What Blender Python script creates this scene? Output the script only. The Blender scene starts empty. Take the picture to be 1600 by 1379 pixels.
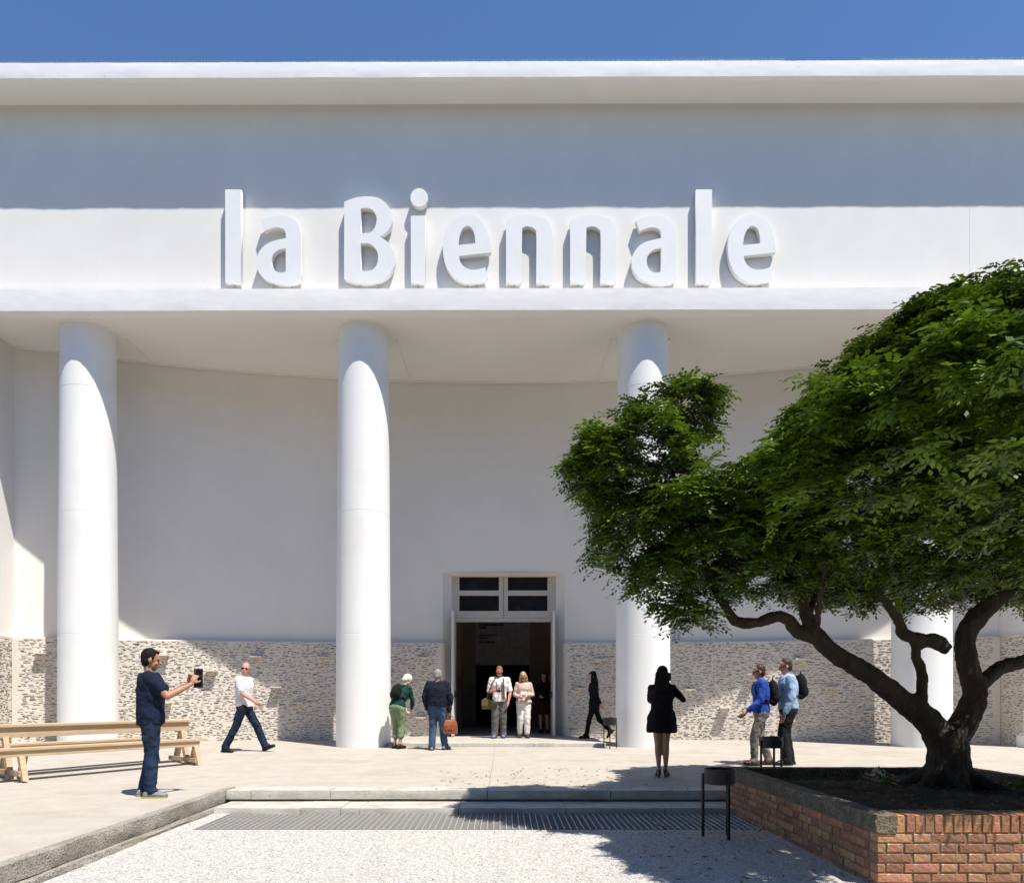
import bpy, bmesh, math, random
import numpy as np
from mathutils import Vector, Matrix, Euler

random.seed(7); RNG = np.random.default_rng(11)
R = math.radians
scene = bpy.context.scene
COL = scene.collection

# ------------------------------------------------------------------ camera
cam_d = bpy.data.cameras.new('camera'); cam = bpy.data.objects.new('camera', cam_d); COL.objects.link(cam)
cam.location = (0, 0, 1.2); cam.rotation_euler = (R(90), 0, 0)
cam_d.sensor_width = 36.0; cam_d.lens = 36.0 * 1120 / 1600
cam_d.shift_x = 0.0069; cam_d.shift_y = 0.2478
cam_d.clip_start = 0.05; cam_d.clip_end = 3000
scene.camera = cam

# ------------------------------------------------------------------ sky, sun, exposure
SUN_EL, SUN_AZ = R(64.3), R(42.0)           # azimuth measured from -Y towards +X
sun_dir = Vector((math.sin(SUN_AZ) * math.cos(SUN_EL), -math.cos(SUN_AZ) * math.cos(SUN_EL), math.sin(SUN_EL)))
world = bpy.data.worlds.new('World'); scene.world = world; world.use_nodes = True
wn = world.node_tree.nodes; wl = world.node_tree.links
bg = wn['Background']; sky = wn.new('ShaderNodeTexSky'); sky.sky_type = 'NISHITA'
sky.sun_disc = False; sky.sun_elevation = SUN_EL
sky.sun_rotation = math.atan2(sun_dir.x, sun_dir.y)
sky.air_density = 1.0; sky.dust_density = 0.0; sky.ozone_density = 10.0; sky.altitude = 10
wl.new(sky.outputs[0], bg.inputs[0]); bg.inputs[1].default_value = 0.115
sl = bpy.data.lights.new('sun', 'SUN'); sl.energy = 5.0; sl.angle = R(0.53); sl.color = (1.0, 0.945, 0.86)
sun = bpy.data.objects.new('sun', sl); COL.objects.link(sun)
sun.rotation_euler = (-sun_dir).to_track_quat('-Z', 'Y').to_euler(); sun.location = (8, -10, 20)
vs = scene.view_settings
vs.view_transform = 'Standard'; vs.look = 'None'; vs.exposure = 0.53; vs.gamma = 1.0; vs.use_curve_mapping = False

# ------------------------------------------------------------------ helpers
def tag(o, label=None, cat=None, group=None, kind=None):
    if label: o['label'] = label
    if cat: o['category'] = cat
    if group: o['group'] = group
    if kind: o['kind'] = kind
    return o

def empty(name, loc=(0, 0, 0), rz=0):
    o = bpy.data.objects.new(name, None); COL.objects.link(o)
    o.location = loc; o.rotation_euler = (0, 0, rz); o.empty_display_size = 0.1
    return o

def link(name, me, m=None, parent=None, loc=None, rz=None):
    o = bpy.data.objects.new(name, me); COL.objects.link(o)
    if m is not None and not me.materials: me.materials.append(m)
    if parent: o.parent = parent
    if loc is not None: o.location = loc
    if rz is not None: o.rotation_euler = (0, 0, rz)
    return o

class MB:
    """collects plain geometry into one mesh"""
    def __init__(s): s.v = []; s.f = []
    def add(s, vs_, fs):
        b = len(s.v); s.v += [tuple(p) for p in vs_]; s.f += [tuple(b + i for i in f) for f in fs]; return s
    def box(s, x0, x1, y0, y1, z0, z1):
        return s.add([(x0,y0,z0),(x1,y0,z0),(x1,y1,z0),(x0,y1,z0),(x0,y0,z1),(x1,y0,z1),(x1,y1,z1),(x0,y1,z1)],
                     [(0,3,2,1),(4,5,6,7),(0,1,5,4),(1,2,6,5),(2,3,7,6),(3,0,4,7)])
    def bar(s, p, q, w, h, up=(0, 0, 1)):
        p = Vector(p); q = Vector(q); d = (q - p).normalized(); up = Vector(up)
        if abs(d.dot(up)) > .98: up = Vector((0, 1, 0))
        r = d.cross(up).normalized(); u = r.cross(d).normalized()
        c = []
        for a in (p, q):
            for (i, j) in ((-1,-1),(1,-1),(1,1),(-1,1)): c.append(a + r * (w/2*i) + u * (h/2*j))
        return s.add(c, [(0,3,2,1),(4,5,6,7),(0,1,5,4),(1,2,6,5),(2,3,7,6),(3,0,4,7)])
    def loft(s, rings, cap=True):
        n = len(rings[0]); vs_ = [p for r in rings for p in r]; fs = []
        for i in range(len(rings) - 1):
            for j in range(n):
                k = (j + 1) % n; fs.append((i*n+j, i*n+k, (i+1)*n+k, (i+1)*n+j))
        if cap:
            fs.append(tuple(reversed(range(n)))); fs.append(tuple(range((len(rings)-1)*n, len(rings)*n)))
        return s.add(vs_, fs)
    def tube(s, pts, rad, n=10):
        pts = [Vector(p) for p in pts]; rings = []
        ref = Vector((0.13, 0.21, 0.97))
        for i, p in enumerate(pts):
            d = (pts[min(i+1, len(pts)-1)] - pts[max(i-1, 0)]).normalized()
            a = d.cross(ref)
            if a.length < .1: a = d.cross(Vector((1, 0, 0)))
            a.normalize(); b = d.cross(a).normalized(); r = rad[i] if hasattr(rad, '__len__') else rad
            rings.append([p + a*(r*math.cos(t)) + b*(r*math.sin(t)) for t in [2*math.pi*k/n for k in range(n)]])
        return s.loft(rings)
    def ell(s, c, r, M=None, nu=12, nv=8):
        c = Vector(c); vs_ = []; fs = []
        M = M or Matrix.Identity(3)
        for i in range(1, nv):
            t = math.pi * i / nv
            for j in range(nu):
                p = 2*math.pi*j/nu
                vs_.append(c + M @ Vector((r[0]*math.sin(t)*math.cos(p), r[1]*math.sin(t)*math.sin(p), r[2]*math.cos(t))))
        top = len(vs_); vs_.append(c + M @ Vector((0, 0, r[2]))); bot = top + 1; vs_.append(c + M @ Vector((0, 0, -r[2])))
        for i in range(nv - 2):
            for j in range(nu):
                k = (j+1) % nu; fs.append((i*nu+j, (i+1)*nu+j, (i+1)*nu+k, i*nu+k))
        for j in range(nu):
            k = (j+1) % nu; fs.append((top, j, k)); fs.append((bot, (nv-2)*nu+k, (nv-2)*nu+j))
        return s.add(vs_, fs)
    def cap(s, p, q, r1, r2=None, n=10):
        r2 = r1 if r2 is None else r2; p = Vector(p); q = Vector(q); d = (q - p)
        if d.length < 1e-5: return s.ell(p, (r1, r1, r1))
        d.normalize(); a = d.orthogonal().normalized(); b = d.cross(a); rings = []
        for k in range(1, 4):
            t = math.pi/2 * k/4; rings.append((p - d*r1*math.cos(t), r1*math.sin(t)))
        rings.append((p, r1)); rings.append((q, r2))
        for k in range(3, 0, -1):
            t = math.pi/2 * k/4; rings.append((q + d*r2*math.cos(t), r2*math.sin(t)))
        return s.loft([[c + a*(r*math.cos(t)) + b*(r*math.sin(t)) for t in [2*math.pi*k/n for k in range(n)]] for c, r in rings])
    def mesh(s, name, smooth=False, fix=True):
        me = bpy.data.meshes.new(name); me.from_pydata(s.v, [], s.f); me.validate()
        if fix:
            bm = bmesh.new(); bm.from_mesh(me); bmesh.ops.recalc_face_normals(bm, faces=bm.faces); bm.to_mesh(me); bm.free()
        if smooth: me.polygons.foreach_set('use_smooth', [True]*len(me.polygons))
        me.update(); return me
    def obj(s, name, m, parent=None, smooth=False, bevel=0, loc=None, rz=None, fix=True):
        o = link(name, s.mesh(name, smooth, fix), m, parent, loc, rz)
        if bevel:
            b = o.modifiers.new('bevel', 'BEVEL'); b.width = bevel; b.segments = 2; b.limit_method = 'ANGLE'
        return o

def copy_tree(o, parent=None):
    c = o.copy(); COL.objects.link(c); c.parent = parent
    for ch in list(o.children): copy_tree(ch, c)
    return c

# ------------------------------------------------------------------ materials
MATS = {}
def mat(name, col, col2=None, rough=.7, scale=3.0, detail=6, lo=.35, hi=.65, bump=0.0, bscale=60.0, bdist=.01, spec=.3,
        stretch=(1, 1, 1), rnd=0.0, speck=None, metal=0.0, sss=0.0, big=None, coat=0):
    m = bpy.data.materials.new(name); m.use_nodes = True; N = m.node_tree.nodes; L = m.node_tree.links
    b = N['Principled BSDF']; b.inputs['Roughness'].default_value = rough; b.inputs['Specular IOR Level'].default_value = spec
    b.inputs['Metallic'].default_value = metal
    tc = N.new('ShaderNodeTexCoord'); mp = N.new('ShaderNodeMapping'); mp.inputs['Scale'].default_value = stretch
    L.new(tc.outputs['Object'], mp.inputs['Vector'])
    c = N.new('ShaderNodeRGB'); c.outputs[0].default_value = (*col, 1); out = c.outputs[0]
    if col2 is not None:
        nz = N.new('ShaderNodeTexNoise'); nz.inputs['Scale'].default_value = scale; nz.inputs['Detail'].default_value = detail
        nz.inputs['Roughness'].default_value = .62; L.new(mp.outputs[0], nz.inputs['Vector'])
        rp = N.new('ShaderNodeValToRGB'); rp.color_ramp.elements[0].position = lo; rp.color_ramp.elements[1].position = hi
        rp.color_ramp.elements[0].color = (*col, 1); rp.color_ramp.elements[1].color = (*col2, 1)
        L.new(nz.outputs[0], rp.inputs[0]); out = rp.outputs[0]
    def mixin(out, fac, colr, mode='MIX'):
        mx = N.new('ShaderNodeMix'); mx.data_type = 'RGBA'; mx.blend_type = mode
        L.new(fac, mx.inputs['Factor']); L.new(out, mx.inputs['A']); mx.inputs['B'].default_value = (*colr, 1)
        return mx.outputs['Result']
    if big:                                     # large soft stains: (colour, scale, lo, hi, amount)
        nz = N.new('ShaderNodeTexNoise'); nz.inputs['Scale'].default_value = big[1]; nz.inputs['Detail'].default_value = 4
        L.new(tc.outputs['Object'], nz.inputs['Vector'])
        mr = N.new('ShaderNodeMapRange'); mr.inputs[1].default_value = big[2]; mr.inputs[2].default_value = big[3]
        mr.inputs[4].default_value = big[4]; L.new(nz.outputs[0], mr.inputs[0]); out = mixin(out, mr.outputs[0], big[0])
    if speck:                                   # fine speckle: list of (colour, scale, threshold, amount)
        for (sc_, s_, th, am) in speck:
            nz = N.new('ShaderNodeTexNoise'); nz.inputs['Scale'].default_value = s_; nz.inputs['Detail'].default_value = 2
            L.new(tc.outputs['Object'], nz.inputs['Vector'])
            mr = N.new('ShaderNodeMapRange'); mr.inputs[1].default_value = th; mr.inputs[2].default_value = th + .06
            mr.inputs[4].default_value = am; L.new(nz.outputs[0], mr.inputs[0]); out = mixin(out, mr.outputs[0], sc_)
    if rnd:
        oi = N.new('ShaderNodeObjectInfo'); mr = N.new('ShaderNodeMapRange')
        mr.inputs[3].default_value = 1 - rnd; mr.inputs[4].default_value = 1 + rnd * .8; L.new(oi.outputs['Random'], mr.inputs[0])
        hs = N.new('ShaderNodeHueSaturation'); L.new(mr.outputs[0], hs.inputs['Value']); L.new(out, hs.inputs['Color'])
        m2 = N.new('ShaderNodeMath'); m2.operation = 'MULTIPLY'; m2.inputs[1].default_value = 7.31; L.new(oi.outputs['Random'], m2.inputs[0])
        m3 = N.new('ShaderNodeMath'); m3.operation = 'FRACT'; L.new(m2.outputs[0], m3.inputs[0])
        mr2 = N.new('ShaderNodeMapRange'); mr2.inputs[3].default_value = .49 ; mr2.inputs[4].default_value = .515
        L.new(m3.outputs[0], mr2.inputs[0]); L.new(mr2.outputs[0], hs.inputs['Hue']); out = hs.outputs[0]
    L.new(out, b.inputs['Base Color'])
    if bump:
        nb = N.new('ShaderNodeTexNoise'); nb.inputs['Scale'].default_value = bscale; nb.inputs['Detail'].default_value = 5
        L.new(mp.outputs[0], nb.inputs['Vector'])
        bp = N.new('ShaderNodeBump'); bp.inputs['Strength'].default_value = bump; bp.inputs['Distance'].default_value = bdist
        L.new(nb.outputs[0], bp.inputs['Height']); L.new(bp.outputs[0], b.inputs['Normal'])
    if sss: b.inputs['Subsurface Weight'].default_value = sss; b.inputs['Subsurface Radius'].default_value = (.01, .004, .002)
    if coat: b.inputs['Coat Weight'].default_value = coat
    MATS[name] = m; return m

M_wall   = mat('white_plaster', (.775,.755,.72), (.745,.725,.69), rough=.85, scale=1.2, stretch=(1,1,.8), bump=.12, bscale=25, bdist=.01, big=((.70,.68,.64), .35, .52, .75, .35))
M_fascia = mat('weathered_white_paint', (.80,.795,.78), (.765,.76,.745), rough=.8, scale=5, bump=.22, bscale=7, bdist=.015, stretch=(.5,1,1.3), speck=[((.5,.49,.47), 11, .735, .6)])
M_ceil   = mat('ceiling_paint', (.78,.76,.725), (.75,.725,.69), rough=.85, scale=.8, bump=.08, bscale=20)
M_column = mat('column_paint', (.82,.815,.80), (.785,.78,.765), rough=.6, scale=2.2, bump=.06, bscale=30, stretch=(1,1,.4), big=((.66,.63,.58), 1.1, .55, .75, .35))
M_letter = mat('letter_enamel', (.80,.80,.795), (.77,.77,.765), rough=.4, scale=4, spec=.4)
M_mortar = mat('pale_mosaic_mortar', (.73,.68,.605), (.62,.565,.49), rough=.9, scale=26, detail=8, stretch=(.35,.35,2.2), bump=.4, bscale=40, bdist=.015, speck=[((.50,.44,.38), 34, .68, .35)])
M_slate  = mat('dark_slate', (.045,.040,.040), (.12,.10,.09), rough=.8, scale=30, bump=.3)
M_slate2 = mat('brown_slate', (.20,.175,.155), (.31,.28,.255), rough=.85, scale=24, bump=.3)
M_pale   = mat('pale_sliver_stone', (.78,.73,.66), (.66,.60,.52), rough=.9, scale=14, bump=.3)
M_terr   = mat('pale_compacted_paving', (.395,.355,.30), (.45,.41,.355), rough=.95, scale=3.2, detail=9, bump=.5, bscale=90, bdist=.012,
               big=((.32,.285,.235), .9, .50, .72, .5), speck=[((.19,.17,.145), 42, .64, .55), ((.55,.525,.49), 55, .63, .5)])
M_gravel = mat('fine_pale_gravel', (.40,.38,.35), (.64,.62,.585), rough=.95, scale=52, detail=4, lo=.40, hi=.58, bump=1.0, bscale=60, bdist=.025,
               big=((.40,.33,.27), .7, .56, .78, .4), speck=[((.10,.095,.09), 48, .615, .8), ((.72,.71,.69), 62, .61, .7)])
M_pebble = mat('pebble', (.50,.475,.44), (.60,.575,.54), rough=.9, scale=9, lo=.3, hi=.6, speck=[((.18,.17,.165), 6, .56, .8)])
M_kerb   = mat('exposed_aggregate', (.33,.295,.25), (.43,.395,.345), rough=.95, scale=7, bump=1.0, bscale=55, bdist=.03,
               speck=[((.11,.095,.08), 60, .58, .8), ((.60,.57,.52), 75, .66, .7)], big=((.20,.165,.125), 1.6, .5, .7, .6))
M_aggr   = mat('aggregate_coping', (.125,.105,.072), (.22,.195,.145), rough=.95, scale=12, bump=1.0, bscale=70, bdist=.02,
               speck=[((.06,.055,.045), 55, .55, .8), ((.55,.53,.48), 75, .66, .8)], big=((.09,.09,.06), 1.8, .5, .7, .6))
M_stone  = mat('step_stone', (.42,.40,.355), (.52,.50,.455), rough=.85, scale=5, bump=.5, bscale=30, bdist=.012, big=((.28,.235,.18), 2.2, .52, .74, .7),
               speck=[((.2,.17,.13), 22, .68, .6)])
M_dirt   = mat('drain_dirt', (.20,.175,.15), (.30,.27,.235), rough=1, scale=10, bump=.6)
M_galv   = mat('galvanised_steel', (.55,.54,.52), (.42,.41,.40), rough=.55, scale=20, metal=.35)
M_brick  = mat('red_brick', (.335,.145,.076), (.435,.23,.132), rough=.9, scale=9, detail=8, bump=.8, bscale=45, bdist=.014, rnd=.32,
               speck=[((.62,.50,.40), 30, .66, .7), ((.12,.065,.045), 24, .64, .7)], big=((.23,.12,.085), 5, .52, .72, .55))
M_joint  = mat('brick_mortar', (.16,.135,.105), (.24,.21,.17), rough=1, scale=20, bump=.6, bscale=60, bdist=.015)
M_soil   = mat('dark_soil', (.035,.026,.018), (.075,.055,.036), rough=1, scale=9, bump=1, bscale=40, bdist=.03)
M_bark   = mat('dark_bark', (.036,.028,.021), (.075,.058,.043), rough=.95, scale=7, detail=9, stretch=(1,1,.35), bump=1.0, bscale=26, bdist=.05, big=((.04,.045,.022), 1.8, .5, .7, .5))
M_wood   = mat('new_pine_wood', (.46,.33,.20), (.55,.42,.275), rough=.55, scale=3.5, detail=7, stretch=(1.2,9,9), bump=.12, bscale=10, speck=[((.28,.13,.05), 3.4, .755, .8)])
M_black  = mat('black_steel', (.010,.010,.011), (.018,.018,.018), rough=.5, scale=12, spec=.4)
M_frame  = mat('door_frame_paint', (.52,.49,.44), (.47,.44,.395), rough=.6, scale=4)
M_leaf2  = mat('door_leaf_paint', (.66,.645,.61), (.60,.585,.55), rough=.6, scale=4)
M_inwall = mat('lobby_wall', (.48,.40,.32), (.40,.33,.265), rough=.9, scale=1.5)
M_infl   = mat('lobby_floor', (.33,.30,.26), (.28,.255,.22), rough=.7, scale=3)
M_zinc   = mat('corrugated_metal', (.62,.63,.62), (.5,.51,.5), rough=.5, scale=6, metal=.15)
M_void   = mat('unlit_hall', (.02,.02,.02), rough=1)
M_glass  = mat('dark_pane', (.018,.018,.02), rough=.04, spec=.7)
M_sand   = mat('ash_sand', (.30,.27,.22), (.22,.19,.15), rough=1, scale=40)
M_park   = mat('park_earth', (.055,.050,.032), (.075,.085,.035), rough=1, scale=1.5)
M_litter = mat('dry_leaf', (.16,.085,.035), (.26,.16,.07), rough=.9, scale=12)

# ------------------------------------------------------------------ ground
def g(y):                                        # height of the terrace
    return 0.0 if y < 9.9 else (0.1 if y > 15.3 else 0.1 * (y - 9.9) / 5.4)

LOW = -0.20
XL, XR = -3.52, 2.72                              # sunken court between the left kerb and the planter
def sheet(m, x0, x1, y0, y1, z0, z1=None):
    z1 = z0 if z1 is None else z1
    m.add([(x0,y0,z0),(x1,y0,z0),(x1,y1,z1),(x0,y1,z1)], [(0,1,2,3)])
def terrace():
    m = MB(); ys = [-5, 9.38, 9.9, 15.3, 60]
    for a, b in zip(ys[:-1], ys[1:]):
        sheet(m, -18, XL-.12, a, b, g(a), g(b))
        if a >= 9.3: sheet(m, XL-.12, 24, a, b, g(a), g(b))
    sheet(m, 2.95, 5.6, 8.72, 9.38, 0); sheet(m, 5.6, 24, 5.3, 9.38, 0)
    m.add([(5.6,5.3,LOW-.1),(24,5.3,LOW-.1),(24,5.3,0),(5.6,5.3,0)], [(0,1,2,3)])
    o = m.obj('terrace_paving', M_terr, fix=False); tag(o, kind='structure'); return o
terrace()
m = MB(); sheet(m, -600, 600, -600, 600, LOW-.12); tag(m.obj('park_ground', M_park, fix=False), kind='structure')

m = MB()
for (x0, y0, x1, y1) in ((-.21, 9.40, -.21, 15.28), (-3.6, 12.6, 24, 12.62)):
    n_ = 24
    for i in range(n_):
        a = Vector((x0 + (x1-x0)*i/n_, y0 + (y1-y0)*i/n_)); b = Vector((x0 + (x1-x0)*(i+1)/n_, y0 + (y1-y0)*(i+1)/n_)); d = (b-a).normalized()*.004; q = Vector((-d.y, d.x))
        m.add([(p.x, p.y, g(p.y)+.003) for p in (a-q, b-q, b+q, a+q)], [(0,1,2,3)])
tag(m.obj('paving_joint', M_dirt), kind='structure')
GX0, GX1, GY0, GY1 = -3.25, 2.95, 7.47, 8.46      # drain pit
m = MB(); sheet(m, -3.7, 24, -5, GY0, LOW); sheet(m, -3.7, GX0, GY0, 8.9, LOW)
o = m.obj('gravel_ground', M_gravel, fix=False); tag(o, kind='structure')
m = MB(); zb = LOW - .11
m.add([(GX0,GY0,zb),(GX1,GY0,zb),(GX1,GY1+.3,zb),(GX0,GY1+.3,zb)], [(0,1,2,3)])
m.add([(GX0,GY0,zb),(GX0,GY0,LOW),(GX1,GY0,LOW),(GX1,GY0,zb)], [(0,1,2,3)])
m.add([(GX0,GY0,zb),(GX0,GY1+.3,zb),(GX0,GY1+.3,LOW),(GX0,GY0,LOW)], [(0,1,2,3)])
tag(m.obj('drain_pit', M_dirt, fix=False), kind='structure')

# loose pebbles lying on the gravel sheet
def pebbles(n):
    P = RNG.uniform([-3.35, 3.6], [5.2, 7.45], (n, 2)); keep = (P[:,0] < 2.66) | (P[:,1] < 5.18); P = P[keep]; n = len(P)
    r = RNG.uniform(.0022, .0055, (n, 1)) * np.where(RNG.random((n, 1)) < .04, 1.8, 1)
    base = np.array([[1,0,0],[0,1,0],[-1,0,0],[0,-1,0],[0,0,1],[0,0,-1]], float)
    ang = RNG.uniform(0, 6.28, n); ca, sa = np.cos(ang), np.sin(ang)
    B = base[None] * (1 + RNG.uniform(-.3, .3, (n, 6, 1))) * r[:, None] * np.array([1.25, .9, .7])
    V = np.empty_like(B); V[...,0] = B[...,0]*ca[:,None]-B[...,1]*sa[:,None]; V[...,1] = B[...,0]*sa[:,None]+B[...,1]*ca[:,None]; V[...,2] = B[...,2]
    V[...,:2] += P[:,None]; V[...,2] += LOW + r*.35
    F = np.array([[0,1,4],[1,2,4],[2,3,4],[3,0,4],[1,0,5],[2,1,5],[3,2,5],[0,3,5]])
    F = (F[None] + 6*np.arange(n)[:,None,None]).reshape(-1, 3)
    me = bpy.data.meshes.new('loose_gravel'); me.vertices.add(n*6); me.vertices.foreach_set('co', V.reshape(-1))
    me.loops.add(len(F)*3); me.loops.foreach_set('vertex_index', F.reshape(-1).astype(np.int32))
    me.polygons.add(len(F)); me.polygons.foreach_set('loop_start', np.arange(len(F), dtype=np.int32)*3); me.update(calc_edges=True)
    o = link('loose_gravel', me, M_pebble); tag(o, 'loose pale pebbles scattered over the sunken gravel court', 'gravel', kind='stuff')
pebbles(22000)

# rough edged beam along a path: profile in (out, z), jittered so that its edges are not ruler straight
def ragged(name, p, q, w, z0, z1, m_, parent=None, step=.1, amp=.006, wob=.0, nz=3, edge_only=False):
    p = Vector((*p, 0)); q = Vector((*q, 0)); L_ = (q - p).length; d = (q - p) / L_; r = Vector((d.y, -d.x, 0))
    n = max(2, int(L_ / step)); mb = MB(); rings = []; PH = [[(random.uniform(.6, 1.6)*f, random.random()*6.28, 1/(1+.35*k)) for k, f in enumerate((2, 5, 11, 23, 41))] for _ in range(nz + 4)]
    def sm(c, u): return sum(a*math.sin(f*u + ph) for f, ph, a in PH[c]) / 1.6
    for i in range(n + 1):
        u = L_*i/n; c = p + d*u; ring = [c + Vector((0, 0, z0))]; wo = wob*math.sin(u*2.1 + PH[0][0][1])
        for k in range(nz + 1):
            t = k/nz; e = k in (0, nz)
            jo = amp*sm(k, u) if (e or not edge_only) else amp*.3*sm(k, u)
            ring.append(c + r*(w + jo + wo - (amp*1.3 if e else 0)) + Vector((0, 0, z0 + (z1-z0)*t + (amp*.6*sm(k+1, u+3.3) if e else 0))))
        ring.append(c + r*(w - min(.03, w*.25)) + Vector((0, 0, z1 + amp*.3*sm(nz+2, u)))); ring.append(c + Vector((0, 0, z1))); rings.append(ring)
    mb.loft(rings); o = mb.obj(name, m_, parent, smooth=True)
    e = o.modifiers.new('split', 'EDGE_SPLIT'); e.split_angle = R(40); return o

k = ragged('kerb', (XL-.12, -2.0), (XL-.12, 9.39), .12, LOW+.055, .004, M_kerb, step=.045, amp=.007, wob=.006); tag(k, kind='structure')
ragged('kerb_footing', (XL-.12, -2.0), (XL-.12, 9.0), .165, LOW-.02, LOW+.05, M_kerb, k, step=.06, amp=.010, wob=.018)

# steps: stones laid end to end
def steps():
    root = empty('court_steps', (-.4, 9.0, LOW)); tag(root, kind='structure')
    def run(xs, yf, yb, z0, z1, amp, ch):
        for a, b in zip(xs[:-1], xs[1:]):
            o = ragged('step_stone', (a + .004, yb), (b - .004, yb), yb - yf, z0 + random.uniform(-.002, .002), z1 + random.uniform(-.002, .003), M_stone, None, step=.07, amp=amp)
            o.parent = root; o.matrix_parent_inverse = Matrix.Translation(-Vector(root.location))
    run([XL+.004, -3.2, -2.2, -.22, 1.33, 2.94], 9.03, 9.385, -.105, .004, .0035, 0)
    run([XL+.06, -2.42, -1.95, -1.72, -.55, .72, 1.9, 2.9], 8.50, 9.12, LOW-.09, -.135, .006, 0)
    b = MB().box(XL, 2.94, 9.10, 9.36, LOW-.1, -.107).obj('riser', M_dirt, None); b.parent = root; b.matrix_parent_inverse = Matrix.Translation(-Vector(root.location))
steps()

# steel grating over the drain
gr = empty('drain_grating', (-.15, 7.96, LOW)); tag(gr, 'long galvanised steel grating over the drain below the steps', 'grating')
bar = MB().box(-.004, .004, GY0-7.96+.012, GY1-7.96+.03, -.03, .006).mesh('bar'); bar.materials.append(M_galv)
nb = int((GX1 - GX0) / .068)
for i in range(nb + 1): link('bar', bar, None, gr, (GX0 + i*.068 + .15, 0, 0))
cross = MB().box(GX0+.15, GX1+.15, -.004, .004, -.022, -.004).mesh('cross_bar'); cross.materials.append(M_galv)
for i in range(9): link('cross_bar', cross, None, gr, (0, -.46 + i*.117, 0))

# ------------------------------------------------------------------ pavilion
BLD = empty('pavilion_building'); _th = R(-.2); _p = Vector((0, 15.6, 0))
BLD.rotation_euler = (0, 0, _th); BLD.location = _p - Matrix.Rotation(_th, 3, 'Z') @ _p
tag(BLD, 'white pavilion with tall round columns, deep portico and overhanging flat roof', 'building')
YF, YU, YT = 14.75, 15.15, 14.39                 # lower cornice face, upper wall, roof edge
ZC = 9.13
def yw(x): return 18.22 - x * x / 66.0
def wall_n(x):
    n = Vector((-x/33.0, -1, 0)); return n.normalized()
DX0, DX1, DZ = -1.59, 1.51, 4.32

m = MB(); xs = sorted(set([round(-11.2 + .4*i, 3) for i in range(57)] + [DX0, DX1]))
for a, b in zip(xs[:-1], xs[1:]):
    z0 = DZ if (a >= DX0 - .001 and b <= DX1 + .001) else 0.0
    m.add([(a,yw(a),z0),(b,yw(b),z0),(b,yw(b),ZC+.05),(a,yw(a),ZC+.05)], [(0,1,2,3)])
w = m.obj('curved_wall', M_wall, BLD, smooth=True, fix=False); w['label'] = 'concave white plaster wall at the back of the portico'
for s in (-1, 1):
    x0, x1 = sorted((s*11.2, s*16)); MB().box(x0, x1, 15.0, 18.7, 0, ZC-.004).obj('wing_wall', M_wall, BLD)
# hall behind: shell with roof slab
m = MB(); m.box(-16, -15.7, 18.7, 42, 0, 13.6); m.box(15.7, 16, 18.7, 42, 0, 13.6); m.box(-15.7, 15.7, 41.7, 42, 0, 13.6)
m.box(-16, -15.7, 15.17, 18.7, ZC, 13.6); m.box(15.7, 16, 15.17, 18.7, ZC, 13.6); m.obj('hall_wall', M_wall, BLD)
MB().box(-16, 16, 15.16, 42, 13.70, 13.86).obj('roof_slab', M_fascia, BLD)
MB().box(-16, 16, YU, YU+.25, 9.2, 13.69).obj('upper_wall', M_wall, BLD)
for xs_ in (-8.58, 9.8): MB().box(xs_-.004, xs_+.004, YU-.003, YU+.01, 9.58, 13.6).obj('wall_seam', M_wall, BLD)
m = MB()
xs = [-16 + .25*i for i in range(129)]
for a, b in zip(xs[:-1], xs[1:]):
    m.add([(a,YU-.1,ZC),(b,YU-.1,ZC),(b,18.9,ZC),(a,18.9,ZC)], [(0,1,2,3)])
m.add([(-16,YU-.1,ZC+.2),(16,YU-.1,ZC+.2),(16,18.9,ZC+.2),(-16,18.9,ZC+.2)], [(0,1,2,3)])
m.obj('portico_ceiling', M_ceil, BLD, fix=False)
def fix_parent(o): return o
c1 = ragged('lower_cornice', (-16, YU-.1), (16, YU-.1), YU-.1-YF, ZC-.003, 9.575, M_fascia, BLD, step=.07, amp=.004, nz=4, edge_only=True)
MB().box(-16, 16, YU-.1, YU, 9.3, 9.57).obj('ledge', M_fascia, BLD)
c2 = ragged('roof_edge', (-16, YT+.12), (16, YT+.12), .12, 13.61, 13.92, M_fascia, BLD, step=.07, amp=.004, nz=4, edge_only=True)
m = MB(); m.add([(-16,YT+.12,13.645),(16,YT+.12,13.645),(16,YU+.02,13.69),(-16,YU+.02,13.69)], [(0,1,2,3)])
m.add([(-16,YT+.12,13.90),(16,YT+.12,13.90),(16,YU+.02,13.90),(-16,YU+.02,13.90)], [(0,1,2,3)])
m.obj('eaves_soffit', M_ceil, BLD, fix=False)
# ceiling mouldings: thin frames of the panels between the columns and along the curved wall
COLX = [-9.09, -3.08, 3.0, 9.05]
for cx in COLX:
    for s in (-1, 1):
        x = cx + s*.66
        m = MB(); m.bar((x, 15.95, ZC-.006), (x, yw(x)-.02, ZC-.006), .035, .022); m.obj('ceiling_moulding', M_ceil, BLD)
xs = [-11.1 + .3*i for i in range(75)]
m = MB()
for a, b in zip(xs[:-1], xs[1:]):
    m.bar((a, yw(a)-.07, ZC-.008), (b, yw(b)-.07, ZC-.008), .05, .03)
m.obj('wall_moulding', M_ceil, BLD)

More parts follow.
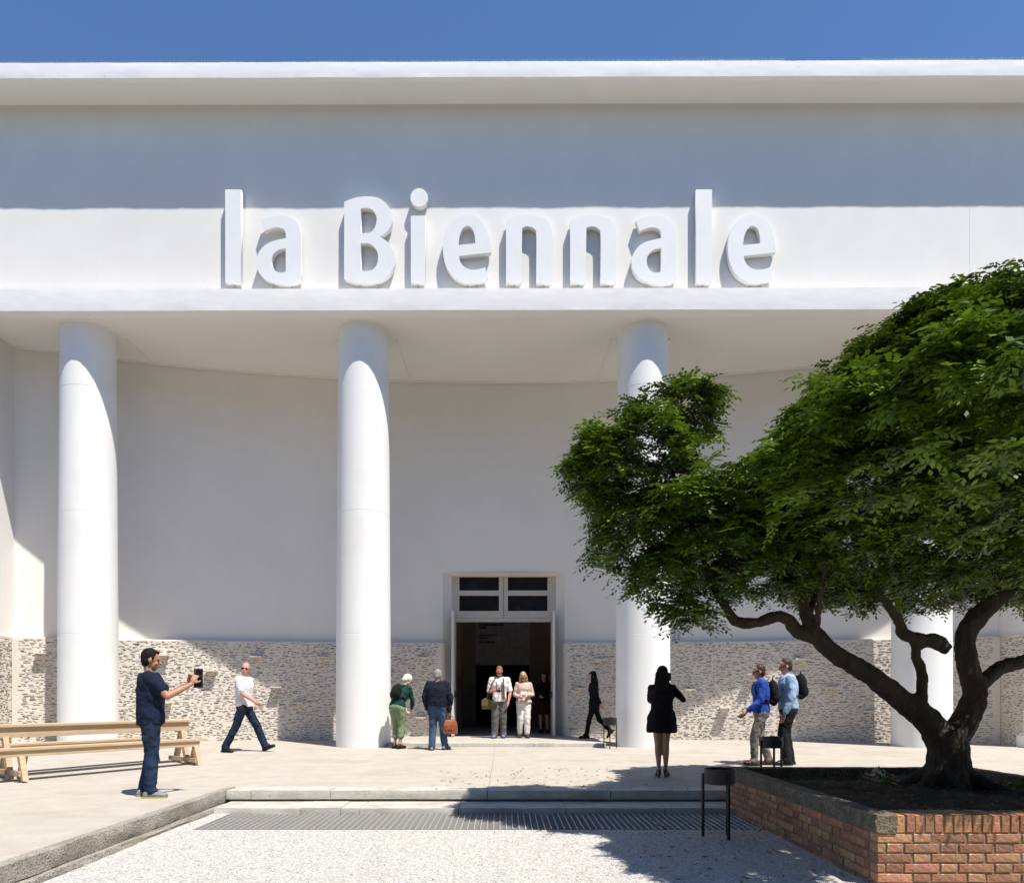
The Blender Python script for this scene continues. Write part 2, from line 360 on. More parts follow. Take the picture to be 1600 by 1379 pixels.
# columns in painted drums
def column(cx):
    zs = [0.02, 2.5, 5.1, 7.75, ZC+.02]; rs = [.588, .580, .563, .545, .534]; prof = []
    off = [random.uniform(-.002, .002) for _ in range(5)]
    for i in range(4):
        za, zb = zs[i], zs[i+1]; n = 6
        for j in range(n + 1):
            t = j / n; z = za + (zb-za)*t; r = rs[i] + (rs[i+1]-rs[i])*t + off[i]
            if j == 0 and i > 0: z += .007
            if j == n and i < 3: z -= .007
            prof.append((z, r))
        if i < 3: prof += [(zb-.004, prof[-1][1]-.0025), (zb+.004, prof[-1][1]-.0025)]
    n = 72
    mb = MB(); mb.loft([[(r*math.cos(2*math.pi*k/n), r*math.sin(2*math.pi*k/n), z) for k in range(n)] for z, r in prof])
    o = mb.obj('column', M_column, BLD, smooth=True, loc=(cx, 15.61, 0))
    e = o.modifiers.new('split', 'EDGE_SPLIT'); e.split_angle = R(12)
    # ring of plaster where the shaft meets the ceiling
    mb = MB(); 
    mb.loft([[(r*math.cos(2*math.pi*k/48), r*math.sin(2*math.pi*k/48), z) for k in range(48)] for z, r in ((ZC-.03,.537),(ZC-.004,.556),(ZC+.01,.556))])
    mb.obj('collar', M_ceil, o, smooth=True)
for cx in COLX: column(cx)

# mosaic wainscot
WZ = 2.53; WD = .20
def wains(x0, x1, name='wainscot'):
    m = MB(); rings = []; X_ = [x0 + (x1-x0)*i/32 for i in range(33)]; e_ = x1 if x1 < 0 else x0; sg = -1 if x1 < 0 else 1; X_ = sorted(X_ + [e_ + sg*t for t in (.01,.025,.045,.07,.10,.13)])
    for i, x in enumerate(X_):
        nn = wall_n(x); p = Vector((x, yw(x), 0)); d = WD
        e = abs(x - (x1 if x1 < 0 else x0)); d = WD*math.sqrt(max(.02, 1 - max(0, 1 - e/.12)**2))
        f = p + nn*d
        rings.append([p + Vector((0,.01,0)), f, f + Vector((0,0,WZ-.03)), p + nn*(d-.02) + Vector((0,0,WZ)), p + Vector((0,.01,WZ))])
    m.loft(rings); return m.obj('wainscot', M_mortar, BLD)
w1 = wains(-11.19, -1.50); w2 = wains(1.42, 11.19)
ret = []
for s in (-1, 1):
    m = MB(); x0, x1 = sorted((s*11.2, s*11.14)); m.box(x0, x1, 15.02, yw(11.2)-.02, 0, WZ-.01); ret.append(m.obj('wainscot', M_mortar, BLD))
def sliver_mesh(name, items, m_, parent):
    V = []; F = []
    for (c, u, n, L_, h, d) in items:
        b = len(V); up = Vector((0, 0, 1))
        sk = random.uniform(-.25, .25)*h
        for q in (0, 1):
            for (i, j) in ((-1,-1),(1,-1),(1,1),(-1,1)):
                V.append(tuple(c + u*(L_/2*i*(1-.10*q)) + up*(h/2*j*(1-.15*q) + sk*i) + n*(d*q - .004*(1-q))))
        F += [(b+4,b+5,b+6,b+7),(b,b+1,b+5,b+4),(b+1,b+2,b+6,b+5),(b+2,b+3,b+7,b+6),(b+3,b,b+4,b+7)]
    me = bpy.data.meshes.new(name); me.from_pydata(V, [], F)
    bm = bmesh.new(); bm.from_mesh(me); bmesh.ops.recalc_face_normals(bm, faces=bm.faces); bm.to_mesh(me); bm.free()
    o = link(name, me, m_, parent); o['kind'] = 'stuff'; return o
def slivers(parent, x0, x1, frame):
    dk, br, pl = [], [], []; row = .041; nrow = int((WZ-.05)/row)
    for r_ in range(nrow):
        x = x0 + random.uniform(0, .15)
        while x < x1 - .06:
            L_ = random.choice([.04,.055,.07,.085,.1,.13]) * random.uniform(.8, 1.25); c_, u, n = frame(x + L_/2)
            z = .03 + row*(r_ + .5) + random.uniform(-.014, .014)
            if x + L_ > x1 - .03: break
            k_ = random.random(); c = c_ + Vector((0, 0, z))
            if k_ < .80: dk.append((c, u, n, L_, random.uniform(.007, .0145), random.uniform(.003, .009)))
            elif k_ < .90: br.append((c, u, n, L_*1.3, random.uniform(.012, .022), random.uniform(.004, .009)))
            if random.random() < .3: pl.append((c + u*random.uniform(.05,.1) + Vector((0,0,random.uniform(-.02,.02))), u, n, random.uniform(.1,.24), random.uniform(.014,.024), random.uniform(.003, .007)))
            x += L_ + random.choice([.02,.035,.05,.08,.12]) * random.uniform(.7, 1.3)
    sliver_mesh('dark_slivers', dk, M_slate, parent); sliver_mesh('brown_slivers', br, M_slate2, parent); sliver_mesh('pale_slivers', pl, M_pale, parent)
def fr_arc(x):
    n = wall_n(x); return Vector((x, yw(x), 0)) + n*WD, Vector((n.y, -n.x, 0))*-1, n
slivers(w1, -11.1, -1.64, fr_arc); slivers(w2, 1.56, 11.1, fr_arc)
for s, o in zip((-1, 1), ret):
    slivers(o, 15.05, 16.2, lambda y, s=s: (Vector((s*11.14, y, 0)), Vector((0, 1, 0)), Vector((-s, 0, 0))))
# projecting stone ledges set into the mosaic
led = MB().box(-.125, .125, -.20, .02, -.012, .012).mesh('stone_ledge'); led.materials.append(M_pale)
def wall_pt(px, py):
    x = (px - 789) * 18 / 1120
    for _ in range(5): x = (px - 789) * yw(x) / 1120
    return x, 1.2 + (1086 - py) * yw(x) / 1120
for (px, py) in [(29,1045),(68,1021),(29,1121),(257,1024),(332,1048),(262,1097),(402,1026),(434,1073),(468,1097),(505,1027),(664,1028),(658,1120),(935,1031),
                 (905,1075),(1075,1077),(1246,1030),(1172,1053),(1296,1074),(1130,1105),(1550,1124),(1350,1110)]:
    x, z = wall_pt(px, py)
    if abs(x) > 10.9: continue
    n = wall_n(x); o = link('stone_ledge', led, None, w1 if x < 0 else w2, tuple(Vector((x, yw(x), z)) + n*WD), math.atan2(n.x, -n.y))
# low white plinth at the right hand corner
m = MB(); m.box(10.97, 11.135, 15.02, 15.42, .05, .36); m.box(11.0, 11.135, 15.05, 15.38, .36, .41); m.box(11.05, 11.135, 15.1, 15.33, .41, .9); m.obj('corner_plinth', M_wall, BLD, bevel=.01)

# doorway
YD = 18.44; FX0, FX1, FZ = -1.38, 1.30, 4.26; PZ = .18
m = MB(); y0 = yw(0)
m.add([(DX0,yw(DX0),0),(FX0,YD,0),(FX0,YD,FZ),(DX0,yw(DX0),DZ)], [(0,1,2,3)])
m.add([(DX1,yw(DX1),0),(FX1,YD,0),(FX1,YD,FZ),(DX1,yw(DX1),DZ)], [(3,2,1,0)])
m.add([(DX0,yw(DX0),DZ),(FX0,YD,FZ),(FX1,YD,FZ),(DX1,yw(DX1),DZ)], [(0,1,2,3)])
m.obj('door_reveal', M_wall, BLD, fix=False)
DOOR = empty('entrance_door'); DOOR.parent = BLD
m = MB(); m.box(FX0-.3, FX0+.045, YD, YD+.2, PZ, FZ+.3); m.box(FX1-.045, FX1+.3, YD, YD+.2, PZ, FZ+.3); m.box(FX0+.045, FX1-.045, YD, YD+.2, FZ, FZ+.3)
m.obj('jamb', M_frame, DOOR)
tr = empty('transom'); tr.parent = DOOR
def pane(x0, x1, z0, z1):
    MB().box(x0-.01, x1+.01, YD+.055, YD+.065, z0-.01, z1+.01).obj('pane', M_glass, tr)
zt, zb_ = FZ, 3.19; cxs = -.045
for (a, b, pa, pb) in ((FX0+.045, cxs-.006, -1.186, -.165), (cxs+.006, FX1-.045, .066, 1.087)):
    m = MB()
    m.box(a, pa, YD+.02, YD+.10, zb_, zt); m.box(pb, b, YD+.02, YD+.10, zb_, zt)
    m.box(pa, pb, YD+.02, YD+.10, zb_, 3.375); m.box(pa, pb, YD+.02, YD+.10, 3.77, 3.90)
    if zt > 4.24: m.box(pa, pb, YD+.02, YD+.10, 4.245, zt)
    m.obj('sash', M_frame, tr)
    pane(pa, pb, 3.375, 3.77); pane(pa, pb, 3.90, 4.245)
MB().box(FX0+.045, FX1-.045, YD+.005, YD+.10, 3.09, 3.185).obj('rail', M_frame, tr)
for (a, b, s) in ((-1.325, -1.265, 1), (1.17, 1.23, -1)):
    lf = MB().box(a, b, 17.62, YD-.01, PZ+.02, 3.28).obj('door_leaf', M_leaf2, DOOR, bevel=.004)
    xe = b if s > 0 else a
    for (z0, z1) in ((.35, 1.35), (1.5, 3.1)):
        x0, x1 = sorted((xe, xe + s*.012)); MB().box(x0, x1, 17.75, YD-.14, z0, z1).obj('panel', M_frame, lf)
    x0, x1 = sorted((xe+s*.012, xe+s*.07)); MB().box(x0, x1, 17.70, 17.73, 1.15, 1.3).obj('handle', M_black, lf)
# lobby behind the door
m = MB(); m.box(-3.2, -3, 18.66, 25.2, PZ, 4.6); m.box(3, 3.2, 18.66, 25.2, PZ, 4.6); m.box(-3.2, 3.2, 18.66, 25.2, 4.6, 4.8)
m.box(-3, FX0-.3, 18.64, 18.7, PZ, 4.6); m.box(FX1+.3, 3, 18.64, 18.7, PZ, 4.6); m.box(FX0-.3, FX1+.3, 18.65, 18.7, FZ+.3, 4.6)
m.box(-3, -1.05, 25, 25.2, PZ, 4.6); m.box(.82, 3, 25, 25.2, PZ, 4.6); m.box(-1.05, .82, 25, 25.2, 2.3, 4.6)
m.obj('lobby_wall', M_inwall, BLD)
for sx in (-1, 1):
    MB().box(*sorted((sx*1.55-.12, sx*1.55+.12 )), 23.2, 23.5, PZ, 4.6).obj('lobby_pillar', M_inwall, BLD)
MB().box(-3.2, 3.2, 18.62, 30.2, 0, PZ).obj('lobby_floor', M_infl, BLD)
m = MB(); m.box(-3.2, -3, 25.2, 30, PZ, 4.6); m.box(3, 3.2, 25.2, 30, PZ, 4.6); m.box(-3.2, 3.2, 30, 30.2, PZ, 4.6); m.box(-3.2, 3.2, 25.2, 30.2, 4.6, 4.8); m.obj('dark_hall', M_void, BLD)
m = MB(); x = -1.05; V = []
while x < .82:
    V += [(x, 24.96), (x+.028, 24.96), (x+.04, 24.92), (x+.066, 24.92), (x+.076, 24.96)]; x += .0765
for a, b in zip(V[:-1], V[1:]):
    m.add([(a[0],a[1],2.3),(b[0],b[1],2.3),(b[0],b[1],4.1),(a[0],a[1],4.1)], [(0,1,2,3)])
cp = m.obj('corrugated_panel', M_zinc, BLD, fix=False)
MB().box(-1.06, .83, 24.9, 24.97, 2.26, 2.3).obj('edge_strip', M_zinc, cp)
m = MB()
for (z, n) in ((3.72, 7), (3.62, 13), (3.52, 5), (3.26, 10), (3.16, 5), (3.03, 9)):
    x = -.92
    for i in range(n):
        wd = random.choice([.03,.04,.045,.055]); m.box(x, x+wd, 24.90, 24.917, z, z+.062); x += wd + random.choice([.012,.012,.03])
m.obj('lettering', M_black, cp)['kind'] = 'stuff'
# entrance platform
st = empty('entrance_step', (0, 15.3, .1)); tag(st, kind='structure')
for a, b in ((-2.52, -.9), (-.9, .62), (.62, 2.16)):
    o = ragged('step_stone', (a+.003, 15.75), (b-.003, 15.75), .45, .02, PZ, M_stone, None, step=.08, amp=.004); o.parent = st; o.matrix_parent_inverse = Matrix.Translation(-Vector(st.location))
o = MB().box(-2.52, 2.16, 15.75, 18.62, .02, PZ-.002).obj('platform', M_terr); o.parent = st; o.matrix_parent_inverse = Matrix.Translation(-Vector(st.location))

# bird spikes on the roof edge and on the ledge
def spikes(name, y, z, x0, x1, h, dens):
    m = MB(); x = x0
    while x < x1:
        if math.sin(x*1.7) + math.sin(x*.63+1) > -1.1 + (0 if dens else .5):
            for s in (-1, 0, 1):
                a = Vector((x, y + s*.012, z)); b = a + Vector((random.uniform(-.02, .02), s*.03, h*random.uniform(.8, 1.05)))
                m.add([a + Vector((-.002,0,0)), a + Vector((.002,0,0)), b, a + Vector((0,.004,0))], [(0,1,2),(1,3,2),(3,0,2)])
        x += .035
    o = m.obj(name, M_galv, BLD, fix=False); o['kind'] = 'stuff'
spikes('bird_spikes', YT+.03, 13.91, -12, 12, .11, 1)
spikes('bird_spikes', YF+.06, 9.57, -12, -6.1, .10, 0); spikes('bird_spikes', YF+.06, 9.57, 5.9, 12, .10, 0)

# ------------------------------------------------------------------ lettering on the facade
def spl(pts, n=6):
    """closed outline: points (x, y, corner?) -> polyline with Catmull-Rom curves between corners"""
    N = len(pts); out = []
    for i in range(N):
        p0, p1, p2, p3 = pts[i-1], pts[i], pts[(i+1) % N], pts[(i+2) % N]
        a = Vector(p1[:2]); b = Vector(p2[:2]); c1_, c2_ = len(p1) > 2, len(p2) > 2
        ta = (b - Vector(p0[:2]))*.5 if not c1_ else (b - a); tb = (Vector(p3[:2]) - a)*.5 if not c2_ else (b - a)
        straight = c1_ and c2_
        for k_ in range(1 if straight else n):
            t = k_/n; h00 = 2*t**3-3*t*t+1; h10 = t**3-2*t*t+t; h01 = -2*t**3+3*t*t; h11 = t**3-t*t
            out.append(a*h00 + ta*h10 + b*h01 + tb*h11)
    return out
Zk = 7.661
def T(pts, ox, oy, k): return [(ox + p[0]/k, oy + p[1]/k, *p[2:]) for p in pts]
G_a = [T([(1000,1200,1),(930,1240),(830,1258),(700,1242),(560,1185),(485,1095),(462,985),(490,880),(570,785),(680,735),(815,705,1),(812,640),(785,595),(710,574),(630,592),(556,622,1),(512,490,1),(600,452),(730,432),(860,450),(950,515),(990,610),(1000,720)], 340, 280, Zk),
       T([(815,825,1),(740,840),(672,890),(645,965),(658,1045),(700,1100),(755,1117),(815,1105,1)], 340, 280, Zk)]
G_B = [T([(60,272,1),(180,225),(330,205),(470,225),(570,300),(625,400),(635,500),(592,608),(490,692,1),(570,742),(632,822),(667,925),(660,1025),(610,1132),(500,1210),(360,1243),(220,1238),(130,1215),(57,1185,1)], 530, 280, Zk),
       T([(260,350,1),(340,345),(400,370),(440,430),(446,500),(425,580),(370,635),(262,650,1)], 530, 280, Zk),
       T([(258,767,1),(340,765),(400,795),(447,850),(464,930),(450,1020),(405,1078),(345,1096),(262,1096,1)], 530, 280, Zk)]
G_e = [T([(625,857,1),(540,885),(450,890),(375,862),(322,805),(293,720,1),(697,675,1),(690,555),(660,430),(600,300),(520,225),(425,198),(325,213),(220,275),(140,380),(105,500),(95,630),(115,780),(170,910),(265,1005),(380,1052),(500,1050),(600,1025),(657,998,1)], 680, 310, 8),
       T([(285,585,1),(302,475),(345,378),(405,342),(462,375),(493,460),(500,560,1)], 680, 310, 8)]
G_n = [T([(885,268,1),(980,225),(1100,203),(1230,205),(1340,230),(1420,292),(1458,390),(1465,520),(1460,1055,1),(1262,1055,1),(1264,470),(1240,385),(1190,353),(1135,350),(1088,368,1),(1082,1052,1),(885,1052,1)], 680, 310, 8)]
def rect(x0, x1, y0, y1): return [[(x0,y0,1),(x1,y0,1),(x1,y1,1),(x0,y1,1)]]
G_i = rect(530+857/Zk, 530+1032/Zk, 280+437/Zk, 280+1235/Zk)
YLt = YU - .165; sL = 1120 / YLt
def glyph(loops, dx=0):
    cu = bpy.data.curves.new('letter', 'CURVE'); cu.dimensions = '2D'; cu.fill_mode = 'BOTH'; cu.extrude = .06; cu.bevel_depth = .0015; cu.bevel_resolution = 0; cu.offset = -.0015
    for lp in loops:
        P = spl(lp); s = cu.splines.new('POLY'); s.points.add(len(P)-1); s.use_cyclic_u = True
        for pt, q in zip(s.points, P): pt.co = ((q.x + dx - 789)/sL, 1.2 + (1086 - q.y)/sL, 0, 1)
    o = bpy.data.objects.new('letter', cu); COL.objects.link(o)
    dg = bpy.context.evaluated_depsgraph_get(); me = bpy.data.meshes.new_from_object(o.evaluated_get(dg)); bpy.data.objects.remove(o); return me
SIGN = empty('facade_sign', (0, YLt + .062, 9.6)); tag(SIGN, 'large white raised letters reading la Biennale on the facade', 'sign')
def put(loops, dx, lab, pegs):
    me = glyph(loops, dx); c = sum((v.co.x for v in me.vertices)) / len(me.vertices)
    me.transform(Matrix.Translation((-c, -9.6, 0))); me.materials.clear(); me.materials.append(M_letter)
    o = link('letter', me, None, SIGN, (c, 0, 0)); o.rotation_euler = (R(90), 0, 0); o['label'] = lab
    for px in pegs:
        X = (px + dx - 789)/sL - c
        p = MB().box(X-.022, X+.022, -.06, .235, -.05, -.025).obj('foot_block', M_galv, o)
    return o
put(rect(351.8, 376.6, 296, 441.2), 0, 'letter l', [364]); put(G_a, 0, 'letter a', [425, 455])
put(G_B, 0, 'letter B', [560, 590])
li = put(G_i, 0, 'letter i', [653])
th_ = [(530+957/Zk + 13.7*math.cos(2*math.pi*k/28), 280+218/Zk + 14.4*math.sin(2*math.pi*k/28), 1) for k in range(28)]
me = glyph([th_]); c = li.location.x; me.transform(Matrix.Translation((-c, -9.6, 0))); me.materials.clear(); me.materials.append(M_letter); link('dot', me, None, li)
put(G_e, 0, 'letter e', [730, 745]); put(G_n, 0, 'letter n', [803, 850]); put(G_n, 100.4, 'letter n', [803, 850]); put(G_a, 586.5, 'letter a', [425, 455])
put(rect(1087.7, 1112.6, 296, 441.8), 0, 'letter l', [1100]); put(G_e, 445.3, 'letter e', [730, 745])

# ------------------------------------------------------------------ brick planter
PX0, PX1, PY0, PY1, PT = 2.72, 5.7, 5.24, 8.80, .325
PL = empty('brick_planter', (PX0, PY0, LOW)); tag(PL, 'raised red brick planter bed with rough concrete coping under the tree', 'planter')
PO = Vector((PX0, PY0, LOW))
def pchild(o): o.parent = PL; o.matrix_parent_inverse = Matrix.Translation(-PO); return o
def brick_mesh(L_, W, H_, seed):
    rnd = random.Random(seed); bm = bmesh.new(); bmesh.ops.create_cube(bm, size=1)
    for v in bm.verts:
        v.co.x = v.co.x*L_ + rnd.uniform(-.004, .004); v.co.y = v.co.y*W + rnd.uniform(-.003, .003); v.co.z = v.co.z*H_ + rnd.uniform(-.003, .003)
    bmesh.ops.bevel(bm, geom=bm.edges[:], offset=.004, segments=1, affect='EDGES')
    for v in bm.verts: v.co += Vector((rnd.uniform(-.0018,.0018), rnd.uniform(-.0018,.0018), rnd.uniform(-.0018,.0018)))
    me = bpy.data.meshes.new('brick'); bm.to_mesh(me); bm.free(); me.materials.append(M_brick); return me
ST = [brick_mesh(.248, .11, .059, i) for i in range(5)]; HD = [brick_mesh(.122, .11, .059, 20+i) for i in range(5)]
SM = [brick_mesh(.066, .11, .059, 60+i) for i in range(2)]; RL = [brick_mesh(.057, .25, .124, 40+i) for i in range(5)]
CO = .0730
def lay(L0, L1, place, joined=None):
    z = PT - .131 - CO/2; row = 0
    while z > LOW - .06:
        x = L0 - (.199 if row % 2 else 0); kind = 0 if row % 2 == 0 else 0
        while x < L1:
            Lb = .262 if kind == 0 else .136
            a, b = max(x, L0), min(x + Lb, L1)
            if b - a > .05:
                me = ST if b - a > .2 else HD if b - a > .1 else SM
                me = random.choice(me); sc = (b - a - .012) / (.25 if me in ST else .124 if me in HD else .066)
                place((a + b)/2, z, me, sc)
            x += Lb; kind = 1 - kind
        z -= CO; row += 1
def put_brick(loc, rz, me, sc, name='brick'):
    o = link(name, me, None, None, loc); o.rotation_euler = (random.gauss(0, .008), random.gauss(0, .008), rz + random.gauss(0, .008)); o.scale = (sc, 1, 1)
    return pchild(o)
lay(PX0, PX1, lambda u, z, me, sc: put_brick((u, PY0 + .055 + random.uniform(-.003,.004), z), 0, me, sc))
lay(PY0 + .122, PY1, lambda u, z, me, sc: put_brick((PX0 + .055 + random.uniform(-.003,.004), u, z), R(90), me, sc))
x = PX0 + .178
while x < PX1 - .02:
    put_brick((x, PY0 + .125 + random.uniform(-.004,.004), PT - .063 + random.uniform(-.003,.003)), 0, random.choice(RL), 1); x += .0695
rear = MB()
def rear_place(axis):
    def f(u, z, me, sc):
        L_ = .248*sc if me in ST else .122*sc if me in HD else .066*sc
        if axis == 'y': rear.box(u-L_/2, u+L_/2, PY1-.11, PY1+.004, z-.029, z+.029)
        else: rear.box(PX1-.11, PX1+.004, u-L_/2, u+L_/2, z-.029, z+.029)
    return f
lay(PX0 + .12, PX1 - .12, rear_place('y')); lay(PY0 + .12, PY1, rear_place('x'))
pchild(rear.obj('rear_bricks', M_brick))['kind'] = 'stuff'
m = MB(); z1 = PT - .012
m.box(PX0+.010, PX1-.010, PY0+.010, PY0+.24, LOW-.05, z1); m.box(PX0+.010, PX0+.15, PY0+.24, PY1-.01, LOW-.05, z1-.1)
m.box(PX0+.15, PX1-.01, PY1-.2, PY1-.01, LOW-.05, z1-.1); m.box(PX1-.2, PX1-.01, PY0+.24, PY1-.2, LOW-.05, z1-.1); pchild(m.obj('mortar_core', M_joint))
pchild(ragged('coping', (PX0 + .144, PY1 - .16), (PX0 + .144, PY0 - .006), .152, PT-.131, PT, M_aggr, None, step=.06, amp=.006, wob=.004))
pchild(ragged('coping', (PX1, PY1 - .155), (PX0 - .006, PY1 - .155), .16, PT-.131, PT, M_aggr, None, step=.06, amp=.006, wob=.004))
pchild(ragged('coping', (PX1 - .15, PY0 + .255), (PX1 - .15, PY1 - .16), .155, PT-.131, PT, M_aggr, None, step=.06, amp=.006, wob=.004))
m = MB(); nx, ny = 46, 52
def soil_z(x, y): 
    d = math.hypot(x - 4.75, y - 7.74)
    return .19 + .06*math.exp(-d*d*1.6) + .018*math.sin(x*5.1+y*3.3) + .012*math.sin(x*13+1)*math.sin(y*11)
V = [(PX0+.12+(PX1-PX0-.24)*i/nx, PY0+.2+(PY1-PY0-.3)*j/ny) for j in range(ny+1) for i in range(nx+1)]
m.add([(x, y, soil_z(x, y) + random.gauss(0, .006)) for x, y in V], [(j*(nx+1)+i, j*(nx+1)+i+1, (j+1)*(nx+1)+i+1, (j+1)*(nx+1)+i) for j in range(ny) for i in range(nx)])
so = m.obj('soil', M_soil, smooth=True, fix=False); pchild(so)

# ------------------------------------------------------------------ tree
def P(px, py, Y): s = 1120.0 / Y; return Vector(((px - 789)/s, Y, 1.2 + (1086 - py)/s))
def remesh(o, vox, smooth=2, disp=None):
    r = o.modifiers.new('remesh', 'REMESH'); r.mode = 'VOXEL'; r.voxel_size = vox; r.use_smooth_shade = True
    if smooth: s = o.modifiers.new('smooth', 'SMOOTH'); s.factor = .5; s.iterations = smooth
    if disp:
        key = 'fold_%g' % disp[1]; t = bpy.data.textures.get(key)
        if not t: t = bpy.data.textures.new(key, 'CLOUDS'); t.noise_scale = disp[1]; t.noise_depth = 2
        d = o.modifiers.new('folds', 'DISPLACE'); d.texture = t; d.strength = disp[0]; d.mid_level = .5; d.texture_coords = 'LOCAL'
    return o
TREE = empty('small_leaved_tree', (4.75, 7.74, .2)); tag(TREE, 'wide low tree with dark forked trunk and dense green crown in the brick planter', 'tree')
TO = Vector(TREE.location)
def limb(mb, pts, rad, sub=5):
    pts = [Vector(p) for p in pts]; Pp, Rr = [], []
    for i in range(len(pts)-1):
        p0, p1, p2, p3 = pts[max(i-1,0)], pts[i], pts[i+1], pts[min(i+2,len(pts)-1)]
        for k_ in range(sub):
            t = k_/sub; Pp.append(.5*((2*p1) + (p2-p0)*t + (2*p0-5*p1+4*p2-p3)*t*t + (3*p1-p0-3*p2+p3)*t**3)); Rr.append(rad[i]*(1-t)+rad[i+1]*t)
    Pp.append(pts[-1]); Rr.append(rad[-1])
    mb.tube([p - TO for p in Pp], [r_*.82 for r_ in Rr], 12)
tb = MB(); Yt = 7.74
limb(tb, [P(1483,1236,Yt), P(1482,1205,Yt), P(1481,1170,Yt), P(1474,1140,Yt)], [.36,.27,.25,.26])
for (a, l) in ((20,.75),(75,.5),(140,.6),(205,.7),(260,.55),(310,.8)):
    d = Vector((math.cos(R(a)), math.sin(R(a)), 0)); b = Vector((4.8, Yt, .36))
    limb(tb, [b + Vector((0,0,.10)), b + d*.28 + Vector((0,0,-.06)), b + d*l + Vector((0,0,-.24))], [.16,.10,.03], 4)
limb(tb, [P(1478,1165,Yt), P(1452,1127,Yt-.03), P(1405,1090,Yt-.1), P(1356,1052,Yt-.2), P(1307,1023,Yt-.3), P(1275,992,Yt-.35), P(1262,965,Yt-.38), P(1250,920,Yt-.5)], [.21,.175,.145,.125,.115,.105,.085,.05])
limb(tb, [P(1280,996,Yt-.35), P(1246,986,Yt-.4), P(1233,968,Yt-.42), P(1211,963,Yt-.45), P(1184,972,Yt-.5), P(1150,970,Yt-.5), P(1133,945,Yt-.5), P(1118,922,Yt-.5), P(1090,850,Yt-.4), P(1060,760,Yt-.35), P(1030,700,Yt-.3)], [.10,.085,.075,.075,.068,.07,.055,.045,.04,.032,.02])
limb(tb, [P(1448,1125,Yt-.05), P(1441,1095,Yt-.1), P(1441,1055,Yt-.15), P(1430,1020,Yt-.2), P(1438,1006,Yt-.2), P(1460,1000,Yt-.2), P(1482,1016,Yt-.2)], [.075,.072,.07,.06,.075,.105,.075])
limb(tb, [P(1442,1000,Yt-.2), P(1412,990,Yt-.25), P(1404,970,Yt-.3), P(1389,948,Yt-.35), P(1369,922,Yt-.4), P(1340,860,Yt-.5), P(1320,780,Yt-.6)], [.09,.08,.06,.055,.05,.045,.03])
limb(tb, [P(1484,1165,Yt), P(1510,1120,Yt), P(1524,1085,Yt), P(1514,1045,Yt+.02), P(1507,1000,Yt+.05), P(1520,972,Yt+.05), P(1545,946,Yt+.1), P(1580,915,Yt+.1), P(1620,850,Yt+.1), P(1640,740,Yt)], [.19,.165,.15,.135,.13,.135,.12,.11,.10,.06])
limb(tb, [P(1522,1080,Yt), P(1546,1056,Yt+.1), P(1570,1040,Yt+.2), P(1610,1030,Yt+.3), P(1680,1000,Yt+.5), P(1740,900,Yt+.6)], [.11,.10,.095,.09,.08,.05])
for (a, b, c, r) in (((1545,946,7.8),(1520,850,8.2),(1460,700,8.4),.07),((1580,915,7.8),(1590,800,7.2),(1560,660,6.8),.06),((1262,965,7.4),(1300,850,8.4),(1330,700,8.8),.05),((1275,992,7.4),(1290,880,6.6),(1330,800,6.2),.045)):
    limb(tb, [P(*a), P(*b), P(*c)], [r, r*.7, r*.35])
tr_o = tb.obj('trunk', M_bark, TREE); remesh(tr_o, .022, 3, (.035, .09))

def leaf_material(name, c0, c1):
    m = bpy.data.materials.new(name); m.use_nodes = True; N = m.node_tree.nodes; L = m.node_tree.links; b = N['Principled BSDF']
    at = N.new('ShaderNodeAttribute'); at.attribute_name = 'tint'; rp = N.new('ShaderNodeValToRGB')
    rp.color_ramp.elements[0].color = (*c0, 1); rp.color_ramp.elements[1].color = (*c1, 1); L.new(at.outputs['Fac'], rp.inputs[0]); L.new(rp.outputs[0], b.inputs['Base Color'])
    b.inputs['Roughness'].default_value = .42; b.inputs['Specular IOR Level'].default_value = .35
    tl = N.new('ShaderNodeBsdfTranslucent'); hs = N.new('ShaderNodeHueSaturation'); hs.inputs['Value'].default_value = 1.5; hs.inputs['Hue'].default_value = .48
    L.new(rp.outputs[0], hs.inputs['Color']); L.new(hs.outputs[0], tl.inputs[0])
    mx = N.new('ShaderNodeMixShader'); mx.inputs[0].default_value = .14; L.new(b.outputs[0], mx.inputs[1]); L.new(tl.outputs[0], mx.inputs[2])
    L.new(mx.outputs[0], N['Material Output'].inputs['Surface']); return m
M_leaf = leaf_material('green_leaf', (.006,.020,.002), (.145,.255,.016))
M_wood_leaf = leaf_material('park_leaf', (.020,.042,.008), (.050,.085,.014))

